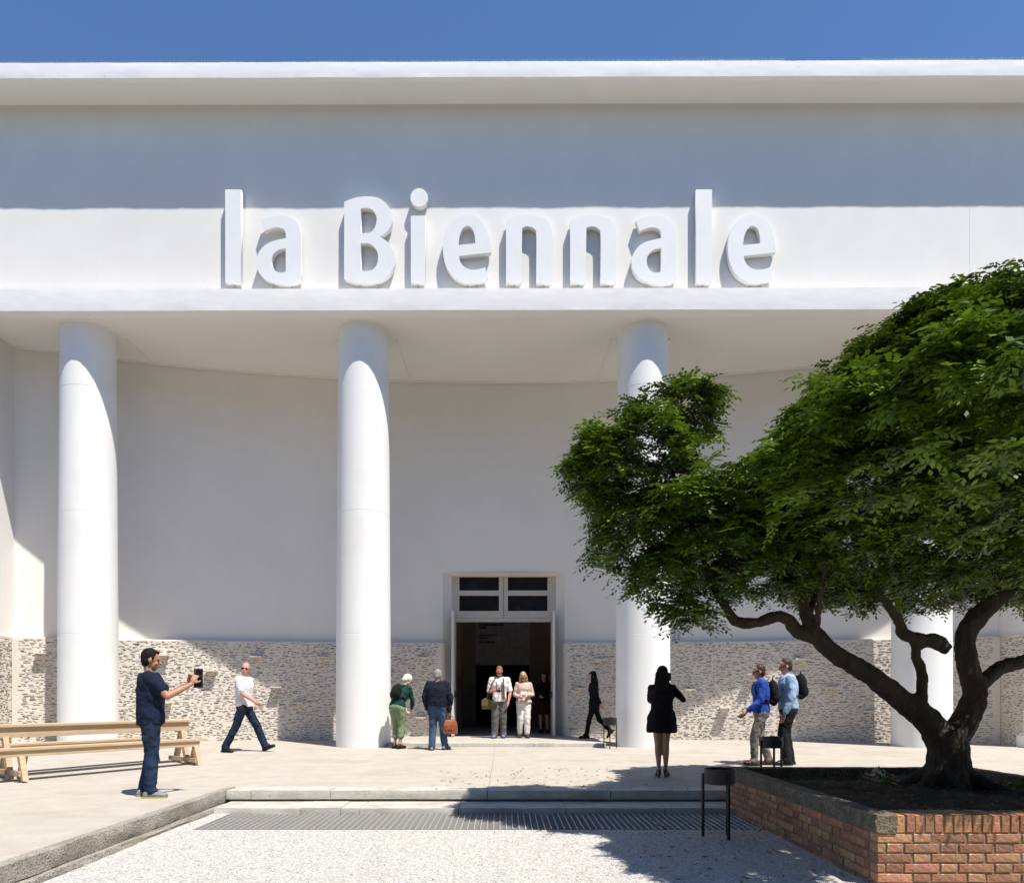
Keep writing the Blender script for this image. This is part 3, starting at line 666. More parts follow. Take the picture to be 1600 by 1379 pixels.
def norm(a): return a / np.maximum(np.linalg.norm(a, axis=-1, keepdims=True), 1e-9)
def foliage(name, C, A, m_, nleaf=11, npair=4, L0=.11, L1=.20, lw=.032, ll=.065, tilt=(-.25, .60), origin=(0, 0, 0)):
    """shoots at C with axes A, each a rosette of pinnate leaves; every leaflet is a folded face"""
    n = len(C); K = nleaf
    ref = np.where(np.abs(A[:, 2:3]) < .9, np.array([[0,0,1.]]), np.array([[1.,0,0]])); U = norm(np.cross(A, ref)); W = np.cross(A, U)
    az = (np.arange(K)[None]*2.39996 + RNG.uniform(0, 6.28, (n, 1))) + RNG.normal(0, .25, (n, K)); el = RNG.uniform(*tilt, (n, K))
    d = (U[:,None]*np.cos(az)[...,None] + W[:,None]*np.sin(az)[...,None])*np.cos(el)[...,None] + A[:,None]*np.sin(el)[...,None]
    d[...,2] *= .75; d = norm(d); Ln = RNG.uniform(L0, L1, (n, K, 1)); base = C[:,None] + RNG.normal(0, L0*.28, (n, K, 3))
    up = np.array([0,0,1.]); side = norm(np.cross(d, up)); nrm = norm(np.cross(side, d)); side = norm(side + nrm*RNG.normal(0, .25, (n, K, 1)))
    nl = npair*2 + 1; V = np.empty((n, K, nl, 4, 3)); tt = RNG.uniform(0, 1, (n, K, 1)) * .5 + RNG.uniform(0, 1, (n, 1, 1)) * .5
    for i in range(nl):
        t = (i//2 + .8) / (npair + .8) if i < npair*2 else 1.0
        sgn = 0 if i == npair*2 else (1 if i % 2 else -1)
        p = base + d*Ln*t - up*Ln*.30*t*t
        dd = norm(side*sgn*1.0 + d*(.55 if sgn else 1) - up*(.12 + .32*t) + RNG.normal(0, .14, (n, K, 3)))
        s2 = norm(np.cross(dd, nrm)); l_ = ll*(1 - .25*abs(t-.55))*RNG.uniform(.8, 1.15, (n, K, 1)); w_ = lw*RNG.uniform(.85, 1.15, (n, K, 1))
        V[:,:,i,0] = p; V[:,:,i,1] = p + dd*l_*.5 + s2*w_*.5; V[:,:,i,2] = p + dd*l_; V[:,:,i,3] = p + dd*l_*.5 - s2*w_*.5
    q = n*K*nl; me = bpy.data.meshes.new(name); me.vertices.add(q*4); me.vertices.foreach_set('co', (V - np.array(origin)).reshape(-1))
    me.loops.add(q*4); me.loops.foreach_set('vertex_index', np.arange(q*4, dtype=np.int32)); me.polygons.add(q); me.polygons.foreach_set('loop_start', np.arange(q, dtype=np.int32)*4)
    me.update(calc_edges=True); at = me.attributes.new('tint', 'FLOAT', 'FACE'); tint = np.broadcast_to(tt, (n, K, nl)) + RNG.normal(0, .1, (n, K, nl))
    at.data.foreach_set('value', np.clip(tint, 0, 1).reshape(-1).astype(np.float32)); me.materials.append(m_); return me
def shell(lobes, spacing, low=.45, thick=.14, lump=.19, upw=.72, floor=None, ragg=1.0):
    Cs, As = [], []
    for (c, r, dens) in lobes:
        c = np.array(c); r = np.array(r); area = 4*math.pi*((r[0]*r[1])**1.6 + (r[0]*r[2])**1.6 + (r[1]*r[2])**1.6)**(1/1.6)/3**(1/1.6)
        n = int(area/spacing**2*dens); v = norm(RNG.normal(size=(n*3, 3)))
        keep = RNG.random(n*3) < np.where(v[:,2] < -.15, low, 1.0)*.62; v = v[keep]
        ph = RNG.uniform(0, 6.28, 4)
        mod = (np.sin(v[:,0]*6.3+ph[0]+v[:,2]*3) + np.sin(v[:,1]*7.1+ph[1]-v[:,2]*4) + np.sin(v[:,2]*9+ph[2]+v[:,0]*3) + .6*np.sin(v[:,0]*13+v[:,1]*11+ph[3]))/3.6
        keep = RNG.random(len(v)) < .55 + .95*mod; v = v[keep]; mod = mod[keep]
        rr = 1 + lump*mod - np.abs(RNG.normal(0, thick, len(v))) + np.where(RNG.random(len(v)) < .16, RNG.uniform(.02, .20, len(v))/r.mean()*ragg, 0); p = c + v*r*rr[:,None]; nn = norm(v/r)
        if floor is not None:
            fz = floor(p); p[:,2] = np.where(p[:,2] < fz, fz + RNG.random(len(p))*.28, p[:,2])
        inside = np.zeros(len(p), bool)
        for (c2, r2, _) in lobes:
            if np.allclose(c2, c): continue
            inside |= (((p - np.array(c2))/np.array(r2))**2).sum(1) < .62
        p = p[~inside]; nn = nn[~inside]; Cs.append(p); As.append(norm(nn*(1-upw) + np.array([0,0,upw]) + RNG.normal(0, .18, p.shape)))
    return np.concatenate(Cs), np.concatenate(As)
def lob(px, py, Y, rx, ry, rz, dens=1.0): p = P(px, py, Y); return ((p.x, p.y, p.z), (rx, ry, rz), dens)
LOBES = [lob(1008,712,7.4,.56,.7,.44), lob(1074,640,7.5,.30,.40,.29), lob(945,725,7.3,.34,.45,.30), lob(1000,835,7.4,.42,.55,.42), lob(975,785,7.5,.38,.45,.34), lob(1040,905,7.3,.36,.45,.30), lob(1072,962,7.2,.22,.28,.22,.9),
         lob(1120,805,6.9,.54,.7,.38), lob(1160,805,7.9,.50,.7,.22), lob(1125,870,7.0,.58,.7,.36), lob(1210,865,7.2,.70,.8,.40), lob(1300,865,7.4,.7,.9,.36), lob(1390,850,7.6,.55,.8,.36), lob(1560,850,7.4,.75,.9,.34),
         ((5.05,7.6,3.35),(2.2,2.3,1.8),1.0), ((3.9,7.3,3.40),(.90,1.3,.80),1.0), ((3.72,8.0,4.05),(.52,.9,.46),1.0), ((3.1,6.3,2.95),(.65,.8,.50),1.0), ((3.9,5.4,2.85),(.85,.85,.65),1.0), ((5.0,5.4,2.9),(1.1,.8,.7),1.0),
         ((2.75,4.75,2.95),(.55,.6,.42),.9), ((2.85,4.25,2.95),(.5,.55,.38),.9), ((2.6,5.4,2.95),(.6,.75,.42),.9),
         ((4.6,9.4,3.7),(1.5,1.0,1.2),.8), ((6.8,7.6,3.3),(1.4,2.2,1.6),.6), ((4.75,7.7,4.68),(.95,1.2,.62),1.0), ((5.9,7.9,4.85),(1.1,1.3,.66),.9)]
C, A = shell(LOBES, .136, floor=lambda p: np.where(p[:,0] > 3.0, 2.30, 1.75) + np.where(p[:,1] < 6, .15, 0) + .08*np.sin(p[:,0]*3.1+p[:,1]*2.3))
me = foliage('crown', C, A, M_leaf, origin=TO); cr = link('crown', me, None, TREE)
# dry leaves fallen on the soil and paving
def litter(n, parent):
    m = MB()
    for i in range(n):
        if i < n*.7: x, y = random.uniform(PX0+.2, PX1-.2), random.uniform(PY0+.3, PY1-.2); z = soil_z(x, y) + .012
        elif i < n*.82: x, y = random.uniform(1.2, 2.65), random.uniform(5.2, 8.3); z = LOW + .012
        else: x, y = random.uniform(-1, 2.6), random.uniform(9.1, 11.5); z = g(y) + .010
        a = random.uniform(0, 6.28); l, w = random.uniform(.02, .04), random.uniform(.008, .014); d = Vector((math.cos(a), math.sin(a), random.uniform(-.25, .25))); s = Vector((-d.y, d.x, random.uniform(-.4, .4))); c = Vector((x, y, z))
        m.add([c - d*l, c + s*w, c + d*l, c - s*w], [(0, 1, 2, 3)])
    o = m.obj('leaf_litter', M_litter, parent, fix=False); tag(o, 'dry brown leaves scattered on the planter soil and paving', 'leaves', kind='stuff')
litter(900, None)
# weeds on the soil
for i, (x, y) in enumerate(((4.2,8.0),(4.35,8.15),(4.05,7.8),(5.15,7.2))):
    me = foliage('weed', np.array([[0,0,.06]]), np.array([[0,0,1.]]), M_leaf, nleaf=9, npair=3, L0=.09, L1=.17, lw=.03, ll=.06, tilt=(.1, 1.2))
    o = link('weed', me, None, None, (x, y, soil_z(x, y))); tag(o, ['small green weed sprouting from the soil left of the trunk', 'leafy weed behind the trunk on the planter soil', 'low weed growing on bare soil near the left coping', 'weed growing between the roots on the right'][i], 'weed', 'weeds in the planter')

# ------------------------------------------------------------------ unseen park wood behind the photographer, added to block low sky light and bounce
wl_ = []
for i in range(17):
    x = -40 + 5*i + random.uniform(-1, 1); y = -11 - abs(x)*.05 + random.uniform(-2.5, 1.5); h = random.uniform(13, 17)
    wl_.append(((x, y, h*.60), (random.uniform(3.2, 4.2), random.uniform(3, 4), h*.40), 1.0)); wl_.append(((x+2, y-6, h*.62), (3.8, 3.8, h*.42), 1.0))
C, A = shell(wl_, .95, low=.9)
me = foliage('unseen_wood', C, A, M_wood_leaf, nleaf=8, npair=3, L0=.7, L1=1.2, lw=.26, ll=.55)
wood = link('unseen_wood', me); tag(wood, 'unseen dense wood of tall park trees, added to block low sky light', 'wood', kind='stuff')
mb = MB()
for (c, r, _) in wl_: mb.tube([(c[0], c[1], LOW-.2), (c[0]+.1, c[1], 3), (c[0], c[1], c[2])], [.35, .26, .15], 8)
mb.obj('wood_trunks', M_bark, wood)['kind'] = 'stuff'

# ------------------------------------------------------------------ trestle benches and table
def trestle(name, label, cat, group, mid, ang, L_, h, w, apron, splay, t0, t1):
    root = empty(name, mid, ang); tag(root, label, cat, group)
    for i in range(2):
        y0 = -w/2 + i*(w/2 + .002); MB().box(t0, t1, y0, y0 + w/2 - .002, h-.036, h).obj('plank', M_wood, root, bevel=.003)
    for s in (-1, 1): MB().box(t0+.12, t1-.12, s*w*.33-.014, s*w*.33+.014, h-.037-apron, h-.037).obj('apron', M_wood, root, bevel=.002)
    for x in (-L_/2, L_/2):
        for s in (-1, 1):
            top = Vector((x, s*w*.10, h-.05)); bot = Vector((x, s*splay, .0)); m = MB()
            d = Vector((.036, 0, 0)); hw = .042; o_ = Vector((0, hw*1.03, 0))
            m.add([bot-d-o_, bot+d-o_, bot+d+o_, bot-d+o_, top-d-o_, top+d-o_, top+d+o_, top-d+o_], [(0,3,2,1),(4,5,6,7),(0,1,5,4),(1,2,6,5),(2,3,7,6),(3,0,4,7)])
            dx = .0 if s < 0 else .002
            m.obj('leg', M_wood, root, bevel=.003, loc=(dx + s*.037, 0, 0))
        zb2 = .10; ww = splay - .02; MB().box(x-.1, x-.076, -ww, ww, zb2-.035, zb2+.035).obj('stretcher', M_wood, root, bevel=.002)
    return root
ang = math.atan2(2.04, 1.53); mx_, my_ = -5.965, 11.02; nrm_ = Vector((-math.sin(ang), math.cos(ang), 0))
def bpos(off, along=0): return (mx_ + nrm_.x*off + math.cos(ang)*along, my_ + nrm_.y*off + math.sin(ang)*along, g(11)+.004)
def level(o, L_):                                  # lean with the gentle slope of the paving
    pass
trestle('trestle_bench', 'low pine trestle bench in front of the longer table, beside the man with a tablet', 'bench', 'pine trestle benches', bpos(0), ang, 2.55, .45, .23, .085, .19, -2.1, 1.42)
trestle('trestle_table', 'tall narrow pine trestle table between the two low benches', 'table', None, bpos(.50), ang, 2.62, .76, .30, .15, .27, -2.1, 1.50)
trestle('trestle_bench', 'low pine bench on the far side of the table, beside the column', 'bench', 'pine trestle benches', bpos(1.02, -.1), ang, 2.4, .45, .23, .085, .19, -2.1, 1.3)

# ------------------------------------------------------------------ ash bins on three legs
def ash_bin(loc, rz, label, h=.64, r=.142):
    root = empty('ash_bin', loc, rz); tag(root, label, 'ash bin', 'black ash bins on three legs'); n = 36
    ring = lambda rr, z: [(rr*math.cos(2*math.pi*k/n), rr*math.sin(2*math.pi*k/n), z) for k in range(n)]
    MB().loft([ring(r-.012, h-.15), ring(r, h-.145), ring(r, h), ring(r-.008, h), ring(r-.008, h-.03), ring(.01, h-.031)]).obj('bowl', M_black, root)
    MB().loft([ring(r-.009, h-.06), ring(r-.009, h-.026), ring(.02, h-.02)]).obj('sand', M_sand, root)
    for k_ in range(3):
        a = k_*2*math.pi/3; x, y = (r+.008)*math.cos(a), (r+.008)*math.sin(a)
        MB().box(x-.011, x+.011, y-.011, y+.011, 0, h-.05).obj('leg', M_black, root)
ash_bin((2.12, 7.08, LOW), R(-75), 'black round ash bin on three legs standing in the sunken gravel by the planter', .68, .15)
ash_bin((3.63, 9.74, 0), R(-60), 'black ash bin on the terrace behind the planter, next to the walking men')
ash_bin((2.2, 15.0, g(15)), R(-100), 'black ash bin beside the column near the doorway')

# ------------------------------------------------------------------ people
def skin(name, c): return mat(name, c, (c[0]*.88, c[1]*.82, c[2]*.8), rough=.55, scale=18, sss=.08)
SK_fair = skin('skin_fair', (.56,.33,.23)); SK_tan = skin('skin_tan', (.42,.235,.155)); SK_pink = skin('skin_pink', (.60,.30,.22))
def cloth(name, c, k=.7, b=.5, bs=12): return mat(name, c, tuple(x*k for x in c), rough=.9, scale=7, bump=b, bscale=bs, bdist=.03, spec=.15, stretch=(1,1,.55))
navy = cloth('navy_cotton', (.014,.020,.048)); denim = cloth('blue_denim', (.024,.046,.095), .45); denim2 = cloth('faded_denim', (.060,.105,.185), .55); ddenim = cloth('dark_denim', (.018,.028,.058), .5)
white_c = cloth('white_cotton', (.74,.73,.74), .93); green_k = cloth('dark_green_knit', (.012,.050,.042)); green_t = cloth('sage_green_cotton', (.20,.27,.15), .75)
jacket = cloth('navy_nylon', (.014,.016,.030)); grey_t = cloth('grey_cotton', (.13,.125,.12)); cream = cloth('cream_linen', (.68,.645,.61), .93); blush = cloth('blush_silk', (.60,.43,.38), .85)
black_c = cloth('black_cloth', (.010,.0095,.010)); blue_s = cloth('royal_blue_cotton', (.030,.085,.42), .7); sky_s = cloth('light_blue_cotton', (.36,.50,.72), .88); taupe = cloth('taupe_chino', (.23,.205,.18)); char = cloth('charcoal_wool', (.020,.020,.023))
maroon = cloth('maroon_cloth', (.05,.012,.014)); lace = cloth('white_lace', (.66,.60,.56), .85)
hair_bk = mat('black_hair', (.009,.007,.006), (.016,.013,.010), rough=.75, spec=.12, scale=60, stretch=(1,1,.15), bump=.8, bscale=60); hair_gr = mat('grey_hair', (.16,.15,.145), (.34,.33,.32), rough=.6, scale=50, bump=.6, bscale=50)
hair_wh = mat('white_hair', (.72,.70,.64), (.55,.53,.48), rough=.6, scale=50, bump=.6, bscale=50); hair_br = mat('brown_hair', (.030,.019,.012), (.060,.040,.026), rough=.55, scale=50, bump=.5, bscale=50)
hair_bl = mat('blonde_hair', (.33,.20,.09), (.50,.34,.17), rough=.55, scale=40, stretch=(1,1,.2), bump=.5, bscale=50); hair_rd = mat('ginger_beard', (.20,.085,.035), (.28,.13,.06), rough=.7, scale=60, bump=.6)
sh_bk = mat('black_leather', (.014,.012,.011), rough=.4); sh_br = mat('brown_leather', (.10,.045,.025), (.07,.03,.018), rough=.4, scale=10); sh_gr = mat('grey_trainer', (.17,.18,.19), (.26,.27,.27), rough=.8, scale=30); sh_bl = mat('blue_trainer', (.10,.17,.33), (.16,.24,.40), rough=.8, scale=30)
M_lens = mat('dark_lens', (.008,.006,.006), rough=.12, spec=.6); M_lip = mat('lip', (.36,.14,.11), rough=.5); M_eye = mat('eye', (.02,.015,.012), rough=.2)
bag_tan = mat('tan_leather', (.33,.11,.045), (.22,.07,.03), rough=.42, scale=9, bump=.4, bscale=40); bag_kh = cloth('khaki_canvas', (.17,.125,.055)); bag_bk = cloth('black_nylon', (.012,.012,.013)); sole_m = mat('rubber_sole', (.30,.32,.10), rough=.8)

SKEL = dict(pel=(0,0,.535), waist=(0,0,.62), chest=(0,.004,.735), neck=(0,-.006,.842), head=(0,.012,.922),
            shl=(-.104,-.004,.802), shr=(.104,-.004,.802), ell=(-.128,-.02,.635), elr=(.128,-.02,.635), wrl=(-.132,.02,.485), wrr=(.132,.02,.485),
            hil=(-.05,0,.52), hir=(.05,0,.52), knl=(-.054,.012,.288), knr=(.054,.012,.288), anl=(-.056,-.012,.052), anr=(.056,-.012,.052))
def figure(label, loc, face_deg, H, pose=None, skinm=SK_fair, top=None, bottom=None, shoes=sh_bk, hair=None, female=False, cat='person', head=(0,0), hands=('relax','relax'), hdir=None, build=1.0,
           vox=.0085, glasses=False, beard=None, group=None, foot=(0,0), footpitch=(0,0), sole=None):
    """one continuous body mesh; hair, clothes and shoes are its children. face_deg: 0 looks along +Y, positive turns left"""
    J = {k: Vector(v) for k, v in SKEL.items()}
    for k, v in (pose or {}).items(): J[k] = Vector(v)
    if female:
        for k in ('shl', 'shr'):
            if k not in (pose or {}): J[k].x *= .88
    for k in J: J[k] = J[k]*H
    u = H; B = build
    up = (J['neck'] - J['pel']).normalized(); rt = (J['shr'] - J['shl']); rt = (rt - up*rt.dot(up)).normalized(); fw = up.cross(rt).normalized()
    hrt = (J['hir'] - J['hil']).normalized()
    def ring(c, rx, ry, right=rt, fwd=fw, n=20, e=2.3):
        out = []
        for k in range(n):
            t = 2*math.pi*k/n; cx, sy = math.cos(t), math.sin(t)
            out.append(c + right*(rx*u*math.copysign(abs(cx)**(2/e), cx)) + fwd*(ry*u*math.copysign(abs(sy)**(2/e), sy)))
        return out
    def spine(t):                                   # 0 pelvis .. 1 neck
        a, b, c, d = J['pel'], J['waist'], J['chest'], J['neck']
        return a.lerp(b, t*3) if t < 1/3 else b.lerp(c, t*3-1) if t < 2/3 else c.lerp(d, t*3-2)
    if female: prof = [(-.10,.092,.066),(0,.096,.068),(.18,.084,.060),(.33,.071,.054),(.5,.078,.060),(.66,.088,.066),(.80,.086,.055),(.9,.068,.045),(1.0,.032,.034)]
    else:      prof = [(-.10,.088,.064),(0,.092,.066),(.18,.088,.064),(.33,.086,.063),(.5,.094,.067),(.66,.104,.069),(.80,.104,.060),(.9,.080,.048),(1.0,.036,.036)]
    def torso(mb, t0, t1, grow=0.0, flare=0.0):
        rs = []
        for i in range(14):
            t = t0 + (t1-t0)*i/13
            for (a, b) in zip(prof[:-1], prof[1:]):
                if a[0] <= t <= b[0]: k = (t-a[0])/(b[0]-a[0]); rx = a[1]*(1-k)+b[1]*k; ry = a[2]*(1-k)+b[2]*k
            if t < -.10: rx, ry = prof[0][1:]
            if t > 1: rx, ry = prof[-1][1:]
            f = flare*max(0, .5-t)
            c = spine(max(t, 0)) if t >= 0 else J['pel'] + (J['pel'] - J['waist']).normalized()*(-t*.3*u)
            rs.append(ring(c, rx*B + grow + f, ry*B + grow + f))
        mb.loft(rs)
    # ---- head frame
    yaw, pit = R(head[0]), R(head[1])
    hup = (J['head'] - J['neck']).normalized()
    fdir = (Matrix.Rotation(yaw, 3, up) @ fw); fdir = (fdir - hup*fdir.dot(hup)).normalized(); hr = fdir.cross(hup).normalized()
    Rp = Matrix.Rotation(-pit, 3, hr); fdir = Rp @ fdir; hup2 = Rp @ hup; HM = Matrix((hr, fdir, hup2)).transposed(); hc = J['head']
    def hp(x, y, z): return hc + HM @ (Vector((x, y, z))*u)
    body = MB()
    body.ell(hp(0,-.006,.012), (.0435*u,.054*u,.058*u), HM, 18, 12); body.ell(hp(0,.014,-.026), (.034*u,.038*u,.046*u), HM, 14, 10); body.ell(hp(0,.030,-.052), (.018*u,.018*u,.014*u), HM)
    body.cap(hp(0,.047,.004), hp(0,.063,-.016), .0055*u, .0085*u); body.cap(hp(-.018,.043,.012), hp(.018,.043,.012), .008*u)
    for s in (-1, 1):
        body.ell(hp(s*.044,-.004,-.004), (.0055*u,.012*u,.018*u), HM, 8, 6); body.ell(hp(s*.022,.034,-.022), (.014*u,.012*u,.014*u), HM, 8, 6)
    body.cap(J['neck'] - up*.015*u, hp(0,-.010,-.035), .031*u*(.86 if female else 1), .029*u*(.86 if female else 1))
    torso(body, -.08, 1.0, -.010)
    af = .84 if female else 1.0
    HD_ = []
    for s, side in ((-1, 'l'), (1, 'r')):
        sh, el, wr = J['sh'+side], J['el'+side], J['wr'+side]
        body.cap(J['chest'].lerp(J['neck'], .6), sh, .04*u, .031*u*af); body.cap(sh, el, .028*u*af, .0235*u*af); body.cap(el, el.lerp(wr, .4), .0235*u*af, .0225*u*af); body.cap(el.lerp(wr, .4), wr, .0225*u*af, .0145*u*af)
        d = (wr - el).normalized(); mode = hands[0 if s < 0 else 1]
        if hdir and hdir[0 if s < 0 else 1] is not None: d = Vector(hdir[0 if s < 0 else 1]).normalized()
        pn = (rt*(-s)); pn = (pn - d*pn.dot(d)).normalized()                     # palm faces the body
        if mode == 'grip': pn = (fw*.3 + rt*(-s)); pn = (pn - d*pn.dot(d)).normalized()
        ac = d.cross(pn).normalized()
        if ac.dot(fw + up*.3) < 0: ac = -ac                                     # thumb side
        pc = wr + d*.028*u; PM = Matrix((ac, d, pn)).transposed()
        body.cap(wr, pc, .0145*u*af, .016*u*af); body.ell(pc + d*.006*u, (.0235*u, .029*u, .011*u), PM, 12, 8)
        curl = {'relax': .55, 'grip': 1.25, 'open': .2}[mode]
        for k_, (off, ln) in enumerate(((.0165,.040),(.0058,.045),(-.0055,.042),(-.0165,.033))):
            b0 = pc + d*.026*u + ac*off*u; a1 = curl*.55; d1 = (d*math.cos(a1) + pn*math.sin(a1)); b1 = b0 + d1*ln*.5*u; a2 = curl*1.5; d2 = (d*math.cos(a2) + pn*math.sin(a2)); b2 = b1 + d2*ln*.5*u
            body.cap(b0 - d*.008*u, b1, .0056*u, .0051*u, 8); body.cap(b1, b2, .0051*u, .0042*u, 8)
        t0 = pc - d*.010*u + ac*.020*u; t1 = t0 + (ac*.7 + d*.6 + pn*.35).normalized()*.024*u; t2 = t1 + (d*.8 + pn*(.3+curl*.5)).normalized()*.020*u
        body.cap(t0, t1, .0075*u, .0062*u, 8); body.cap(t1, t2, .0062*u, .005*u, 8); HD_.append((pc + d*.02*u + pn*.012*u, d, pn, ac))
        hi, kn, an = J['hi'+side], J['kn'+side], J['an'+side]
        body.cap(hi, kn, .046*u*B, .031*u); body.cap(kn, kn.lerp(an, .32) + (kn-an).normalized().cross(rt)*(.006*u), .031*u, .031*u); body.cap(kn.lerp(an, .32) + (kn-an).normalized().cross(rt)*(.006*u), an, .031*u, .018*u)
        fa = foot[0 if s < 0 else 1]; fp = R(footpitch[0 if s < 0 else 1]); fd = Matrix.Rotation(R(fa) + s*-.12, 3, 'Z') @ Vector((fw.x, fw.y, 0)).normalized(); fd = fd*math.cos(fp) + Vector((0,0,1))*math.sin(fp)
        fu = fd.cross(Vector((-fd.y, fd.x, 0)).normalized()); fu = -fu if fu.z < 0 else fu
        body.cap(an - fu*.022*u, an + fd*.085*u - fu*.032*u, .020*u, .014*u); J['fd'+side] = fd; J['fu'+side] = fu
    me = body.mesh('person'); root = link('person', me, skinm, None, loc); root.rotation_euler = (0, 0, R(face_deg)); remesh(root, vox, 2)
    tag(root, label, cat, group)
    def part(name, mb, m_, v=.0115, sm_=3, disp=None): o = mb.obj(name, m_, root); remesh(o, v, sm_, disp); return o
    # ---- face details
    if glasses:
        g_ = MB()
        for s in (-1, 1): g_.ell(hp(s*.019,.0485,.006), (.0165*u,.0050*u,.0115*u), HM, 12, 8); g_.cap(hp(s*.036,.044,.010), hp(s*.046,-.004,.008), .0022*u, n=6)
        g_.cap(hp(-.008,.055,.009), hp(.008,.055,.009), .0022*u, n=6); o = g_.obj('sunglasses', M_lens, root, smooth=True)
    else:
        for s in (-1, 1): MB().ell(hp(s*.0175,.0455,.003), (.0070*u,.0035*u,.0036*u), HM, 10, 6).obj('eye', M_eye, root, smooth=True)
    MB().ell(hp(0,.0485,-.036), (.0125*u,.0055*u,.0034*u), HM, 10, 6).obj('mouth', M_lip, root, smooth=True)
    # ---- hair
    if hair:
        kind, hm = hair; h_ = MB()
        if kind in ('short', 'crop', 'thin'):
            gr_ = {'short': .0045, 'crop': .0030, 'thin': .0025}[kind]
            h_.ell(hp(0,-.016,.022), ((.0435+gr_)*u,(.050+gr_)*u,(.053+gr_)*u), HM, 18, 12)
            h_.ell(hp(0,-.026,-.004), ((.041+gr_)*u,(.034+gr_)*u,(.050+gr_)*u), HM, 14, 10)
            if kind == 'short': h_.ell(hp(0,.012,.054), (.032*u,.030*u,.014*u), HM, 14, 8)
            for s in (-1, 1): h_.cap(hp(s*.0435,.012,.018), hp(s*.0435,.010,-.004), .006*u, .004*u)
        elif kind == 'bob':
            h_.ell(hp(0,-.012,.020), (.054*u,.062*u,.060*u), HM, 18, 12); h_.ell(hp(0,-.030,-.018), (.050*u,.038*u,.045*u), HM, 14, 10)
        elif kind == 'long':
            h_.ell(hp(0,-.022,.020), (.050*u,.052*u,.056*u), HM, 18, 12); h_.ell(hp(0,.010,.050), (.034*u,.030*u,.016*u), HM, 14, 8)
            a = hp(0,-.036,.0); bk = J['chest']*.55 + J['neck']*.45 - fw*.055*u
            h_.loft([ring(a, .050, .030, hr, fdir), ring(a.lerp(bk, .35), .060, .032), ring(a.lerp(bk, .7), .064, .028), ring(bk, .056, .020), ring(bk - up*.03*u, .030, .010)])
            for s in (-1, 1): h_.cap(hp(s*.047,.006,.010), J['neck'] + rt*(s*.050*u) - up*.030*u + fw*.012*u, .014*u, .020*u); h_.cap(J['neck'] + rt*(s*.050*u) - up*.030*u + fw*.012*u, J['chest'] + rt*(s*.055*u) + up*.02*u + fw*.03*u, .020*u, .010*u)
        ho = part('hair', h_, hm, .0075, 1, (.010, .02))
        # keep the face clear: cut the hair in front with a boolean-free trick is not needed, the shapes stop behind the brow
    if beard:
        b_ = MB(); b_.ell(hp(0,.024,-.046), (.031*u,.030*u,.024*u), HM, 14, 8)
        for s in (-1, 1): b_.cap(hp(s*.036,.008,-.010), hp(s*.026,.028,-.040), .008*u, .011*u)
        part('beard', b_, beard, .006, 1, (.006, .012))
    # ---- clothes
    if top:
        t_ = MB(); tm = top['m']; gr_ = top.get('grow', .010); torso(t_, top.get('hem', -.02), top.get('neck', .97), gr_, top.get('flare', 0))
        for s, side in ((-1, 'l'), (1, 'r')):
            sh, el, wr = J['sh'+side], J['el'+side], J['wr'+side]; r0 = top.get('slv', .036)*af
            t_.cap(J['chest'].lerp(J['neck'], .62) + rt*(s*.03*u), sh, .046*u, r0*u)
            sl = top.get('sleeve', 1.0)
            if sl <= 1: t_.cap(sh, sh.lerp(el, sl), r0*u, r0*.93*u)
            else:
                t_.cap(sh, el, r0*u, r0*.86*u); t_.cap(el, el.lerp(wr, sl-1), r0*.86*u, r0*.66*u)
        if top.get('collar'): t_.cap(J['neck'] - up*.012*u - rt*.02*u, J['neck'] - up*.012*u + rt*.02*u, .030*u)
        part(top.get('name', 'shirt'), t_, tm, .0115, 2, (top.get('fold', .018)*1.15, .085))
    if bottom:
        b_ = MB(); bmm = bottom['m']; kind = bottom.get('kind', 'trousers')
        if kind == 'trousers':
            b_.loft([ring(J['pel'].lerp(J['waist'], .75), .088*B, .066*B), ring(J['pel'], .098*B, .074*B), ring(J['pel'] - up*.035*u, .098*B, .072*B), ring(J['pel'] - up*.06*u, .085*B, .06*B)])
            for side in 'lr':
                hi, kn, an = J['hi'+side], J['kn'+side], J['an'+side]; w = bottom.get('w', (.056,.042,.036)); e = bottom.get('len', 1.0)
                b_.cap(hi, kn, w[0]*u*B, w[1]*u); lo = kn.lerp(an, e); b_.cap(kn, lo - (an-kn).normalized()*.0*u, w[1]*u, w[2]*u)
                if e > .95: b_.cap(lo, lo + J['fd'+side]*.012*u - (kn-an).normalized()*.010*u, w[2]*u*1.02, w[2]*u*1.05)
            part('trousers', b_, bmm, .0115, 2, (bottom.get('fold', .022)*1.1, .085))
        else:                                        # skirt or dress hem
            z = bottom['z']*u; c0 = J['pel'].lerp(J['waist'], .6); c1 = (J['hil'] + J['hir'])/2; c1 = Vector((c1.x, c1.y, z))
            b_.loft([ring(c0, .088, .066), ring(c0.lerp(c1, .4), .104, .080), ring(c0.lerp(c1, .8), .105+bottom.get('fl', .01), .082), ring(c1, .106+bottom.get('fl', .01), .084)])
            part('skirt', b_, bmm, .0115, 2, (.014, .05))
